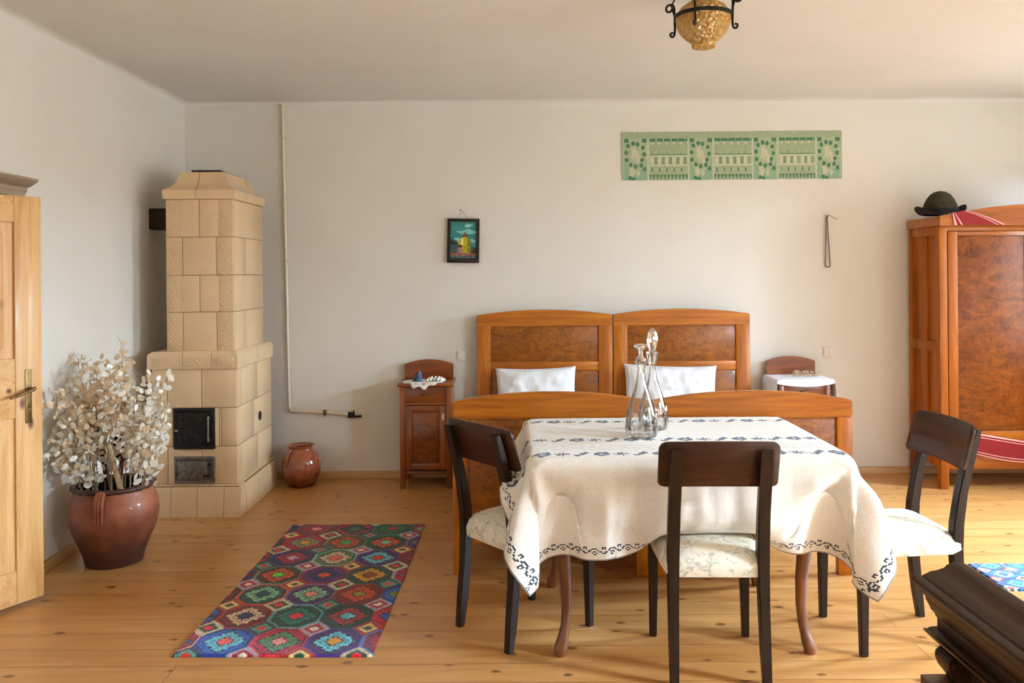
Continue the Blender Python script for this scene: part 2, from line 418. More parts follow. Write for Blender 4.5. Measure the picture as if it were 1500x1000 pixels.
b = BM(); prism(b, [(XL, 0), (XL+.024, 0), (XL+.022, .036), (XL+.014, .05), (XL, .05)], 'y', 4.14, YB, .002)
tag(obj('baseboard_left', b, M['trim_y']), 'narrow pine skirting along the left wall', 'baseboard', kind='structure')
# crown over the doorway in the left wall
b = BM(); cp = [(0, 1.885), (.03, 1.885), (.034, 1.90), (.044, 1.915), (.044, 1.93), (.062, 1.936), (.082, 1.95), (.10, 1.962), (.10, 1.972), (0, 1.985)]
prism(b, [(XL+x, z) for x, z in cp], 'y', 2.9, 4.1, .0015)
tag(obj('trim_1', b, M['grey_wood'], smooth=30), 'greyish moulded wooden crown above the open door', 'door crown', kind='structure')
b = BM(); bx(b, XL, XL+.02, 4.02, 4.12, 0, 1.885); bx(b, XL, XL+.02, 2.94, 3.05, 0, 1.885)
tag(obj('trim_2', b, M['grey_wood']), 'door casing beside the open pine door', 'door casing', kind='structure')
# door: local x runs from the hinge to the free edge, local -y faces the room
door = empty('door_1', (-2.592, 3.219, 0), math.atan2(.703, .392), 'open knotty pine door with brass lever handle at the left edge', 'door', kind='structure')
LW, DT = .8, .042
boxes('stile', M['pine_z'], door, [(x0, x1, -DT/2, DT/2, .02, 1.866) for x0, x1 in ((0, .125), (LW-.125, LW))], .004)
boxes('rail', M['pine_y'], door, [(.125, LW-.125, -DT/2, DT/2, z0, z1) for z0, z1 in ((.02, .17), (.86, 1.13), (1.745, 1.866))], .004)
for z0, z1 in ((.17, .86), (1.13, 1.745)):
    b = BM(); bx(b, .125, LW-.125, -.008, .008, z0, z1, 0); bx(b, .17, LW-.17, -.016, .016, z0+.045, z1-.045, .008)
    obj('panel', b, M['pine_z'], door)
pl = BM(); bx(pl, LW-.082, LW-.052, -DT/2-.005, -DT/2, .83, 1.075, .002)
hp = obj('handle_plate', pl, M['brass'], door)
b = BM(); yy = -DT/2
tube(b, [(LW-.067, yy, .985), (LW-.067, yy-.045, .985)], .009, 12)
tube(b, [(LW-.06, yy-.045, .992), (LW-.075, yy-.046, .985), (LW-.12, yy-.048, .972), (LW-.175, yy-.046, .958)], [.008, .009, .008, .006], 12)
lathe(b, [(.006, 0), (.007, .006)], 12, (LW-.067, yy-.012, .9), True, True)
obj('lever', b, M['brass'], hp)

# ------------------------------------------------------------------ stove
st = empty('tiled_stove', (-1.97, 5.62, 0), 0, 'tall cream tiled masonry stove standing in the room corner', 'stove')
OX, OY = -1.97, 5.62
def rect(x0, x1, y0, y1, z): return [(x0-OX, y0-OY, z), (x1-OX, y0-OY, z), (x1-OX, y1-OY, z), (x0-OX, y1-OY, z)]
def stacked(name, rr):
    """rr: list of (z, x0,x1,y0,y1)"""
    b = BM(); loft(b, [rect(a[1], a[2], a[3], a[4], a[0]) for a in rr], True)
    return b
LX0, LX1, LY0, LY1 = -2.264, -1.729, 5.27, 6.02
SX0, SX1, SY0, SY1 = -2.178, -1.756, 5.30, 5.93
def tile_course(b, x0, x1, y0, y1, z0, z1, fj, sj, orn=()):
    """tiles round one course: front joints fj, side joints sj (world coordinates); orn: x ranges of relief tiles"""
    g = .0016; th = .03
    xs = [x0]+list(fj)+[x1]
    for a, c in zip(xs, xs[1:]):
        mi = 0
        segs = [(a, c, 0)]
        for o0, o1 in orn:
            if a-.001 <= o0 and o1 <= c+.001:
                segs = [q for q in ((a, o0, 0), (o0, o1, 1), (o1, c, 0)) if q[1]-q[0] > .004]
        for s0, s1, mi in segs:
            e0 = g if abs(s0-a) < 1e-6 else 0; e1 = g if abs(s1-c) < 1e-6 else 0
            bx(b, s0+e0-OX, s1-e1-OX, y0-OY, y0+th-OY, z0+g, z1-g, .003 if e0 or e1 else .001, mi)
    ys = [y0+th]+list(sj)+[y1]
    for a, c in zip(ys, ys[1:]):
        for xx in (x1-th, x0):
            bx(b, xx-OX, xx+th-OX, a+g-OY, c-g-OY, z0+g, z1-g, .003, 0)
    bx(b, x0+.003-OX, x1-.003-OX, y0+.003-OY, y1-OY, z0, z1, 0, 2)
TM = [M['tile'], M['tile_relief'], M['grout']]
# plinth of moulded tiles
b = BM(); px = [LX0-.035, -2.13, -1.965, -1.80, LX1+.035]
for a, c in zip(px, px[1:]):
    loft(b, [[(x-OX, y-OY, z) for x, y in ((a+.0015, 5.25), (c-.0015, 5.25), (c-.0015, 5.235), (a+.0015, 5.235))] if False else
             [(a+.0015-OX, yy-OY, z), (c-.0015-OX, yy-OY, z), (c-.0015-OX, 5.33-OY, z), (a+.0015-OX, 5.33-OY, z)] for z, yy in ((0, 5.215), (.15, 5.225), (.178, 5.235), (.19, 5.255))])
py = [5.33, 5.6, 5.82, 6.03]
for s, xo in ((1, LX1), (-1, LX0)):
    for a, c in zip(py, py[1:]):
        loft(b, [[(xo-s*.06-OX, a+.0015-OY, z), (xo+s*(d)-OX, a+.0015-OY, z), (xo+s*d-OX, c-.0015-OY, z), (xo-s*.06-OX, c-.0015-OY, z)] for z, d in ((0, .04), (.15, .033), (.178, .024), (.19, .004))])
bx(b, LX0-.02-OX, LX1+.02-OX, 5.24-OY, 6.02-OY, 0, .186, 0, 2)
obj('plinth', b, TM, st, 35)
b = BM()
zs = [.19, .428, .669, .912]
tile_course(b, LX0, LX1, LY0, LY1, zs[2], zs[3], (-2.165, -1.95), (5.36, 5.7), ())
tile_course(b, LX0, LX1, LY0, LY1, zs[1], zs[2], (-2.13, -1.842, -1.83), (5.62,), ())
tile_course(b, LX0, LX1, LY0, LY1, zs[0], zs[1], (-2.165, -1.95), (5.36, 5.7), ())
obj('lower_body', b, TM, st, 35)
b = BM(); g = .0016
lp = [(.912, 0, 0), (.916, .018, .01), (.99, .018, .012), (1.008, .012, .008), (1.022, -.01, -.004), (1.026, -.055, -.02)]
fx = [LX0, -2.06, -1.88, LX1]
for i in range(3):
    a, c = fx[i], fx[i+1]
    rr = []
    for z, l, r in lp:
        aa = a-l if i == 0 else a+g; cc = c+r if i == 2 else c-g
        rr.append([(aa-OX, LY0-.012-(r*.8)-OY, z), (cc-OX, LY0-.012-(r*.8)-OY, z), (cc-OX, 5.40-OY, z), (aa-OX, 5.40-OY, z)])
    loft(b, rr, True, True, 0)
    bx(b, max(a, LX0)+.01-OX, c-.01-OX, LY0-.0235-OY, LY0+.01-OY, .925, .985, .003, 1)
for (a, c) in ((5.40, 5.68), (5.68, 6.03)):
    loft(b, [[(LX0-l-OX, a+g-OY, z), (LX1+r-OX, a+g-OY, z), (LX1+r-OX, c-g-OY, z), (LX0-l-OX, c-g-OY, z)] for z, l, r in lp], True)
bx(b, LX0+.02-OX, LX1-.01-OX, 5.29-OY, 6.0-OY, .9, 1.02, 0, 2)
obj('ledge', b, TM, st, 35)
b = BM(); zt = [1.022, 1.267, 1.499, 1.740, 1.977]; o = .095
for k in range(4):
    if k % 2 == 0: tile_course(b, SX0, SX1, SY0, SY1, zt[k], zt[k+1], (SX0+.105, SX1-.105), (5.56,), ((SX0+.006, SX0+.095), (SX1-.097, SX1-.008)))
    else: tile_course(b, SX0, SX1, SY0, SY1, zt[k], zt[k+1], ((SX0+SX1)/2,), (), ((SX0+.006, SX0+.09), (SX1-.09, SX1-.008)))
obj('upper_shaft', b, TM, st, 35)
b = BM(); cp = [(1.977, .004), (1.98, .014), (2.035, .016), (2.043, .008), (2.058, -.02), (2.08, -.042), (2.12, -.058), (2.15, -.066), (2.158, -.076)]
mid = -1.985
for a, c in ((SX0, mid), (mid, SX1)):
    loft(b, [[((a-d if a == SX0 else a+g)-OX, SY0-d-OY, z), ((c+d if c == SX1 else c-g)-OX, SY0-d-OY, z), ((c+d if c == SX1 else c-g)-OX, SY1-.15+min(d, 0)*.3-OY, z), ((a-d if a == SX0 else a+g)-OX, SY1-.15+min(d, 0)*.3-OY, z)] for z, d in cp], True)
loft(b, [[(SX0-d-OX, SY1-.15+g-OY, z), (SX1+d-OX, SY1-.15+g-OY, z), (SX1+d-OX, SY1+d-OY, z), (SX0-d-OX, SY1+d-OY, z)] for z, d in cp], True)
bx(b, SX0+.09-OX, SX1-.09-OX, SY0+.1-OY, SY1-.1-OY, 1.99, 2.15, 0, 2)
obj('cornice', b, TM, st, 35)
b = BM(); bx(b, -2.06-OX, -1.87-OX, 5.42-OY, 5.8-OY, 2.158, 2.176, .004); obj('top_cover', b, M['hole'], st)
# fire door
b = BM(); X0, X1, Z0, Z1 = -2.124, -1.866, .412, .669; yy = LY0-OY
for q in ((X0, X1, Z0, Z0+.022), (X0, X1, Z1-.022, Z1), (X0, X0+.022, Z0+.022, Z1-.022), (X1-.022, X1, Z0+.022, Z1-.022)):
    bx(b, q[0]-OX, q[1]-OX, yy-.012, yy+.004, q[2], q[3], .003)
bx(b, X0+.02-OX, X1-.02-OX, yy-.006, yy+.004, Z0+.02, Z1-.02, 0)
fd = obj('fire_door_frame', b, M['cast'], st)
b = BM(); bx(b, X0+.026-OX, X1-.05-OX, yy-.024, yy-.008, Z0+.026, Z1-.026, .004)
for r_ in range(6):
    for c_ in range(5): bx(b, X0+.045+c_*.03-OX, X0+.068+c_*.03-OX, yy-.028, yy-.022, Z0+.05+r_*.026, Z0+.068+r_*.026, .002)
obj('fire_door', b, M['cast'], fd)
b = BM()
tube(b, [(X1-.036-OX, yy-.026, Z0+.05), (X1-.036-OX, yy-.026, Z1-.05)], .006, 10)
tube(b, [(X1-.036-OX, yy-.01, Z0+.06), (X1-.036-OX, yy-.028, Z0+.06)], .01, 10); tube(b, [(X1-.036-OX, yy-.01, Z1-.06), (X1-.036-OX, yy-.028, Z1-.06)], .01, 10)
obj('handle_bar', b, M['steel'], fd); b = BM(); tube(b, [(X0+.012-OX, yy-.016, Z0+.12), (X0+.03-OX, yy-.03, Z0+.12)], .007, 10)
obj('latch', b, M['steel'], fd)
b = BM(); X0, X1, Z0, Z1 = -2.122, -1.868, .20, .366
for q in ((X0, X1, Z0, Z0+.018), (X0, X1, Z1-.018, Z1), (X0, X0+.018, Z0+.018, Z1-.018), (X1-.018, X1, Z0+.018, Z1-.018)):
    bx(b, q[0]-OX, q[1]-OX, yy-.012, yy+.004, q[2], q[3], .003)
bx(b, X0+.016-OX, X1-.016-OX, yy-.006, yy+.004, Z0+.016, Z1-.016, 0)
ad = obj('ash_door_frame', b, M['steel'], st)
b = BM(); bx(b, X0+.024-OX, X1-.045-OX, yy-.026, yy-.008, Z0+.024, Z1-.024, .008); obj('ash_door', b, M['steel'], ad)
b = BM(); tube(b, [(X1-.034-OX, yy-.004, Z0+.05), (X1-.034-OX, yy-.03, Z0+.05), (X1-.06-OX, yy-.034, Z0+.048)], .008, 10)
obj('latch', b, M['cast'], ad); b = BM(); tube(b, [(X1-.034-OX, yy-.004, Z1-.05), (X1-.034-OX, yy-.024, Z1-.05)], .009, 10); obj('bolt_head', b, M['cast'], ad)
b = BM(); tube(b, [(X0+.01-OX, yy-.012, Z0+.06), (X0+.026-OX, yy-.03, Z0+.06)], .007, 10)
obj('hinge', b, M['cast'], ad)
b = BM(); tube(b, [(LX1-.01-OX, 5.74-OY, .54), (LX1+.004-OX, 5.74-OY, .54)], .032, 20); obj('cleanout_plug', b, M['hole'], st)
b = BM(); bx(b, XL-.02, SX0+.004, 5.57, 5.72, 1.805, 1.945, .008)
b2 = obj('flue_pipe', b, M['soot']); tag(b2, 'short sooty dark pipe between the stove top and the left wall', 'stove pipe')

# ------------------------------------------------------------------ big jar with dried stems
JX, JY = -2.105, 4.43
jar = empty('clay_jar', (JX, JY, 0), 0, 'big rust brown clay jar on the floor holding dried stems', 'jar')
b = BM()
lathe(b, [(.13, 0), (.142, .004), (.145, .02), (.152, .05), (.171, .10), (.197, .16), (.216, .22), (.222, .265), (.217, .31), (.203, .35), (.19, .375), (.187, .395), (.196, .41),
          (.188, .412), (.178, .40), (.176, .38), (.19, .35), (.206, .3), (.21, .24), (.18, .12), (.13, .05), (.02, .045)], 64, cap1=True)
body = obj('jar_body', b, M['pot'], jar, 60)
b = BM(); lathe(b, [(.1775, .402), (.1755, .38), (.1885, .35), (.2045, .3), (.2085, .24), (.15, .235), (.01, .235)], 48, cap0=False, cap1=True); obj('black_glazed_lining', b, M['pot_in'], jar, 60)
b = BM()
rings = []
for i in range(96):
    a = 2*PI*i/96; k = 1+.16*math.sin(a*24); 
    rings.append([((.193+.015*k*math.cos(t))*math.cos(a), (.193+.015*k*math.cos(t))*math.sin(a), .404+.013*k*math.sin(t)) for t in [2*PI*q/10 for q in range(10)]])
rings.append(rings[0]); loft(b, rings, False); obj('pinched_rim', b, M['pot_rim'], jar, 60)
b = BM()   # finger-marked strap handle on the front shoulder
ha = R(-82)
for k in (-1, 0, 1):
    pts = []
    for u, (r_, z) in enumerate([(.198, .405), (.222, .39), (.238, .36), (.241, .33), (.241, .3), (.236, .262)]):
        aa = ha+k*.062; pts.append((r_*math.cos(aa), r_*math.sin(aa), z))
    tube(b, pts, [.011, .012, .011, .0095, .008, .006], 10)
obj('strap_handle', b, M['pot'], jar, 60)
random.seed(7)
stems = []
def px3(px, py, y):
    return ((px-750)/1233*y, y, 1.495-(py-406-(px-750)*.0)/1233*y)
groups = [(10, (68, 132), (570, 688), .10), (13, (95, 190), (512, 622), .0), (10, (186, 246), (545, 672), .02)]
gi = 0
for n, (xa, xb), (ya, yb), lean in groups:
    for k in range(n):
        u = (k+.5)/n
        tx = xa+(xb-xa)*((u*1.0+random.random()*.25) % 1); ty = ya+(yb-ya)*((k*.618+.1) % 1)
        Y = JY+random.uniform(-.16, .12)-lean
        T = Vector(px3(tx, ty, Y)); T.x = max(T.x, XL+.05)
        dirx = (T.x-JX)
        base = Vector((JX+max(-.14, min(.14, dirx*.55))+random.uniform(-.02, .02), JY+random.uniform(-.09, .09), .25))
        e = empty('dried_flower', base, 0, 'dried honesty stem with pale papery seed pods in the clay jar', 'dried flower', 'dried honesty stems in the clay jar')
        L = T-base
        pts = []
        for i in range(9):
            s = i/8; p = L*s; p = Vector((p.x*(.55*s+.45), p.y, L.z*(1.18*s-.18*s*s)))
            p += Vector((random.uniform(-1, 1), random.uniform(-1, 1), 0))*.006
            pts.append(p)
        b = BM(); tube(b, pts, [.0034-.0022*i/8 for i in range(9)], 6)
        pods = []
        for i in range(50):
            s = .46+.56*random.random()**.75; f = s*8; i0 = min(7, int(f)); p = pts[i0].lerp(pts[i0+1], f-i0)
            d = Vector((random.gauss(0, 1), random.gauss(0, 1), random.gauss(.15, .8))).normalized()*random.uniform(.025, .085)
            q = p+d
            q.x = max(q.x, XL+.03-base.x)
            if random.random() < .6: tube(b, [p, p.lerp(q, .55)+Vector((0, 0, .008)), q], .0009, 4)
            pods.append((q, d))
        obj('stalk', b, M['stem'], e, 60)
        b = BM()
        for q, d in pods:
            a_ = random.uniform(.0085, .016); bb = a_*random.uniform(1.25, 1.7)
            nrm = Vector((random.gauss(0, 1), random.gauss(-.6, 1), random.gauss(0, .6))).normalized()
            u_ = nrm.orthogonal().normalized(); u_.rotate(Matrix.Rotation(random.uniform(0, 6.28), 3, nrm)); v_ = nrm.cross(u_)
            c = b.verts.new(q+nrm*a_*.22); rim = [b.verts.new(q+u_*a_*math.cos(t)+v_*bb*math.sin(t)) for t in [2*PI*m/9 for m in range(9)]]
            mi = 1 if random.random() < (.75 if ty < 600 and tx < 190 else .25) else 0
            for m in range(9): b.faces.new((c, rim[m], rim[(m+1) % 9])).material_index = mi
        obj('seed_pods', b, [M['pod_white'], M['pod_tan']], e, 80, recalc=False)  # papery seed pods, all discs of one stem in one mesh
for (ax, ay, bx_, by_, w_, lab) in ((152, 690, 134, 620, .016, 'dark reddish leafy dried twig leaning towards the door in the clay jar'), (172, 700, 176, 640, .014, 'dark reddish dried twig standing upright between pale stalk and stove in the jar')):
    A_ = Vector(px3(ax, ay, JY)); B_ = Vector(px3(bx_, by_, JY-.03)); A_ = A_-(B_-A_)*.6
    e = empty('dried_twig', A_, 0, lab, 'dried branch')
    b = BM(); d = B_-A_
    tube(b, [d*0, d*.3, d*.6+Vector((.01, 0, 0)), d], [w_*.6, w_, w_, w_*.4], 8)
    obj('branch', b, M['stem_dark'], e)
    b = BM()
    for k in range(7):
        p = d*(.62+.06*k); s = -1 if k % 2 else .4
        loft(b, [[tuple(p+Vector((s*u*.05, 0, u*.03+v*.012))) for v in (-1, 1)]+[tuple(p+Vector((s*u*.05, .004, u*.03+v*.012))) for v in (1, -1)] for u in (0, .5, 1)])
    obj('leaf', b, M['felt_dark'], e)
A_ = Vector(px3(170, 726, JY-.19)); B_ = Vector(px3(157, 652, JY-.12)); A_.y = JY-.15
e = BM(); tube(e, [Vector((0, 0, 0)), (B_-A_)*.5, B_-A_], [.016, .014, .012], 10)
q = obj('dried_stick', e, M['stem']); q.location = A_; tag(q, 'thick pale dried stalk standing at the front rim of the clay jar', 'dried stalk')

# ------------------------------------------------------------------ glazed vase by the stove
b = BM()
vp = [(.085, 0), (.094, .004), (.106, .03), (.124, .08), (.1335, .13), (.135, .16), (.128, .2), (.112, .24), (.093, .268), (.082, .283), (.08, .295), (.09, .305), (.093, .311), (.088, .313), (.075, .3), (.073, .285), (.09, .25), (.11, .2), (.1, .06), (.01, .05)]
lathe(b, [(r_*1.03, z*.92) for r_, z in vp], 56, cap1=True)
vz = empty('glazed_vase', (-1.512, 5.99, 0), 0, 'small glossy brown pottery jug on the floor between stove and nightstand', 'vase')
obj('vase_body', b, M['vase'], vz, 60)
b = BM(); tube(b, [(-.052, -.078, .265), (-.066, -.1, .246), (-.071, -.11, .214), (-.075, -.116, .176), (-.076, -.112, .15)], [.010, .011, .010, .009, .006], 10); obj('handle', b, M['vase'], vz)

# ------------------------------------------------------------------ gas pipe on the wall
pp = empty('wall_pipe', (-1.64, 6.175, .5), 0, 'thin cream painted pipe running down the back wall beside the stove', 'pipe')
b = BM(); tube(b, [(-.033, 0, 2.25), (-.03, 0, 2.0), (-.004, 0, .1), (0, 0, .02), (.012, 0, .002), (.03, 0, 0), (.255, 0, -.012), (.45, 0, -.03)], .0115, 12); obj('pipe_run', b, M['white_metal'], pp, 60)
b = BM(); tube(b, [(.248, -.005, -.012), (.272, -.005, -.0135)], .018, 12); tube(b, [(.258, -.012, .005), (.258, -.012, -.04)], .007, 10); obj('shutoff_valve', b, M['nail'], pp)
b = BM(); tube(b, [(.43, 0, -.028), (.475, 0, -.034)], .017, 12); tube(b, [(.43, -.015, -.045), (.53, -.015, -.042)], .0085, 10); tube(b, [(.468, -.015, -.04), (.474, -.015, .0)], .006, 8); obj('tap', b, M['hole'], pp)
boxes('clip', M['white_metal'], pp, [(-.02-z*.014, .016-z*.014, -.014, .024, z, z+.012) for z in (.02, 1.1, 2.0)], .002)

# ------------------------------------------------------------------ switches
def switch(x, z, w_, label, n):
    e = empty('light_switch', (x, YB, z), 0, label, 'switch')
    b = BM(); bx(b, -w_/2, w_/2, -.012, 0, -.036, .036, .004); obj('plate', b, M['plastic'], e)
    for k in range(n):
        x0 = -w_/2+.01+(w_-.02)/n*k
        b = BM(); bx(b, x0+.001, x0+(w_-.02)/n-.001, -.017, -.011, -.026, .026, .002); obj('rocker', b, M['plastic'], e)
switch(-.375, .886, .074, 'white single switch plate on the wall between doily nightstand and headboard', 1)
switch(2.32, .895, .072, 'white double switch plate on the wall above the nightstand with white cloth', 2)

# ------------------------------------------------------------------ wall decorations
def frieze():
    NX, NY = 330, 76; W_, H_ = 1.622, .36
    rnd = np.random.RandomState(3)
    base = np.array([158, 170, 136.]); light = np.array([186, 194, 162.]); cream = np.array([200, 196, 168.]); dark = np.array([74, 122, 90.]); mint = np.array([140, 172, 142.])
    col = np.zeros((NY, NX, 3))
    secs = [(0.008, .12, 1), (.122, .305, 0), (.305, .414, 1), (.416, .597, 0), (.598, .706, 1), (.71, .884, 0), (.885, .995, 1)]
    flowers = [(rnd.rand()*.6+.2, rnd.rand()) for _ in range(20)]
    for j in range(NY):
        v = (j+.5)/NY          # 0 top
        for i in range(NX):
            u = (i+.5)/NX; c = base+rnd.randn()*4
            if v > .14:
                for a, e, fl in secs:
                    if a <= u <= e:
                        s = (u-a)/(e-a); t = (v-.16)/.84
                        if min(s, 1-s) < .03: c = light
                        elif fl:
                            c = mint.copy() if (s-.5)**2/.22+(t-.35)**2/.2 > 1 else base+8
                            for (cx, cy, r) in ((.45, .34, .2), (.62, .48, .14), (.35, .8, .17), (.6, .83, .1)):
                                dx, dy = (s-cx)/.55, (t-cy); d = math.hypot(dx*.62, dy*1.0); an = math.atan2(dy, dx)
                                if d < r*.75*(1+.25*math.cos(5*an)): c = cream-10*(math.cos(9*an+d*60) > .3)
                            for (cx, cy) in ((.2, .16), (.4, .1), (.58, .12), (.8, .2), (.85, .36), (.12, .32), (.14, .5), (.3, .62), (.5, .66), (.72, .63), (.86, .72), (.28, .94), (.42, .97), (.76, .5)):
                                dx, dy = (s-cx), (t-cy)*1.0
                                if dx*dx/.006+dy*dy/.003 < 1: c = dark
                            if t < .07 and abs(s-.5) > .28: c = dark
                        else:
                            k = s*5.5 % 1
                            if t < .06: c = dark if k > .12 else base
                            elif t < .15: c = light if abs(k-.5) < .34*(1-(t-.06)/.09) else base
                            elif .28 < t < .36: c = dark*.5+base*.5 if abs(k-.5) < .06 else base+4
                            elif .36 <= t < .385: c = dark*.6+base*.4
                            elif .39 < t < .66:
                                q = (t-.525)/.13; c = cream if abs(k-.5)*1.6+abs(q)*.55 < .5 else (dark*.45+base*.55 if abs(abs(k-.5)-.38) < .1 and abs(q) < .7 else light)
                                if abs(q) > .88: c = cream
                            elif .7 < t < .8: c = dark if abs(k-.5) < .09 else base+5
                            elif .86 < t < .97: c = dark if abs((s*11) % 1-.5) < .42*(1-(t-.86)/.14) else base
            c = np.array(c, float)*(1+rnd.randn()*.03)
            col[j, i] = c
    def lin(a): a = np.clip(a/255, 0, 1); return np.where(a <= .04045, a/12.92, ((a+.055)/1.055)**2.4)
    col = np.clip(col, 0, 255)/255.0
    b = BM(); rr = random.Random(5)
    et = [rr.uniform(0, .006)+(.012 if 70 < i < 120 and False else 0) for i in range(NX+1)]; eb = [rr.uniform(0, .004) for i in range(NX+1)]
    P = [[(W_*i/NX, -.0015-.0016*(mnoise.noise((i*.05, j*.09, 0))+1), H_-H_*j/NY-(et[i]*(1 if j == 0 else 0))+(eb[i] if j == NY else 0)) for i in range(NX+1)] for j in range(NY+1)]
    grid(b, P, 0, [[tuple(col[j, i])+(1,) for i in range(NX)] for j in range(NY)])
    o = obj('wallpaper_frieze', b, M['paper'], smooth=0, recalc=False); o.location = (.813, YB-.0005, 2.168)
    md = o.modifiers.new('thickness', 'SOLIDIFY'); md.thickness = .0012
    tag(o, 'long green printed paper strip with floral panels on the back wall', 'wall hanging')
frieze()
def picture():
    W_, H_ = .236, .325
    e = empty('framed_picture', (-.355, YB-.012, 1.736), 0, 'small dark framed landscape painting hanging on the back wall', 'picture')
    e.rotation_euler = (R(-1), R(1.2), 0)
    b = BM(); t = .024
    for q in ((-W_/2, W_/2, -H_/2, -H_/2+t), (-W_/2, W_/2, H_/2-t, H_/2), (-W_/2, -W_/2+t, -H_/2+t, H_/2-t), (W_/2-t, W_/2, -H_/2+t, H_/2-t)):
        bx(b, q[0], q[1], -.02, .004, q[2], q[3], .003)
    obj('frame', b, M['chair_z'], e)
    NX, NY = 44, 62; w2, h2 = W_-.046, H_-.046
    rnd = np.random.RandomState(11); col = []
    for j in range(NY):
        v = (j+.5)/NY; row = []
        for i in range(NX):
            u = (i+.5)/NX; n = mnoise.noise((u*5, v*9, 1)); n2 = mnoise.noise((u*14, v*14, 4))
            c = np.array([30, 128, 128.])+n*24+(np.array([90, 70, 60.]) if mnoise.noise((u*2.2, v*9, 7)) > .18 else 0)
            if v > .47+u*.22+.03*n: c = np.array([16, 44, 36.])+n2*20
            if v > .62 and u < .32: c = np.array([60, 110, 120.]) if (int(u*18)+int(v*22)) % 2 else np.array([24, 44, 50.])
            if .30 < u < .8 and v > .36+.5*abs(u-.57)*1.0 and v < .84: c = np.array([176, 168, 24.])+n2*40-(60 if u > .66 else 0)*np.array([1, .7, .1])
            if .42 < u < .5 and .44 < v < .62: c = np.array([232, 224, 140.])
            if abs(u-.57) < .13 and .27+abs(u-.57)*.9 < v < .40: c = np.array([104, 70, 40.])
            if .30 < u < .46 and .62 < v < .84: c = np.array([176, 100, 120.]) if v > .68 else np.array([70, 16, 24.])
            if v > .82: c = np.array([60, 90, 96.])+n2*50 if v > .88 else np.array([146, 84, 66.])+n2*40
            if v > .95: c = np.array([24, 22, 40.])
            row.append(tuple(np.clip(c, 0, 255)/255)+(1,))
        col.append(row)
    b = BM(); grid(b, [[(-w2/2+w2*i/NX, -.008, h2/2-h2*j/NY) for i in range(NX+1)] for j in range(NY+1)], 0, col)
    obj('painting', b, M['painting'], e, 0, False)
    b = BM(); bx(b, -w2/2, w2/2, -.007, .004, -h2/2, h2/2, 0); obj('backing', b, M['hole'], e)
    b = BM(); tube(b, [(-.055, .0, H_/2-.006), (-.03, .003, H_/2+.03), (-.012, .005, H_/2+.06), (.01, .004, H_/2+.028), (.03, .0, H_/2-.006)], .0016, 6); obj('hanging_string', b, M['twine'], e)
    b = BM(); tube(b, [(-.374, YB+.01, 1.958), (-.374, YB-.025, 1.962)], .0025, 8); tube(b, [(-.374, YB-.024, 1.962), (-.374, YB-.027, 1.962)], .005, 8)
    tag(obj('wall_nail', b, M['nail']), 'small nail in the wall holding the framed picture', 'nail')
picture()
def rosary():
    b = BM(); tube(b, [(2.315, YB+.01, 1.886), (2.315, YB-.03, 1.89)], .0035, 8); tube(b, [(2.315, YB-.028, 1.89), (2.315, YB-.033, 1.89)], .008, 8)
    tag(obj('wall_nail', b, M['nail']), 'nail in the wall from which the bead string hangs', 'nail')
    e = empty('bead_string', (2.315, YB-.018, 1.886), 0, 'long string of small dark beads hanging on the wall near the wardrobe', 'beads')
    pts = []; L = .352
    for k in range(41): u = k/40; pts.append((-.004-.010*u**1.2, -L*u))
    for k in range(1, 8): a = PI*k/8; pts.append((.0045-.0185*math.cos(a)*1.0, -L-.014*math.sin(a)))
    for k in range(41): u = 1-k/40; pts.append((.004+.019*u**1.2, -L*u))
    b = BM()
    for x, z in pts:
        r_ = bmesh.ops.create_icosphere(b, subdivisions=1, radius=.0052); bmesh.ops.translate(b, verts=r_['verts'], vec=(x, 0, z))
    obj('bead', b, M['bead'], e, 80)
    b = BM(); tube(b, [(x, 0, z) for x, z in pts], .0012, 5); obj('cord', b, M['twine'], e)
    b = BM(); tube(b, [(2.30, YB-.002, 1.905), (2.345, YB-.002, 1.90), (2.37, YB-.002, 1.885), (2.40, YB-.002, 1.87)], .0018, 6)
    tag(obj('wall_wire', b, M['nail']), 'short bent wire on the wall above the bead string', 'wire')
rosary()

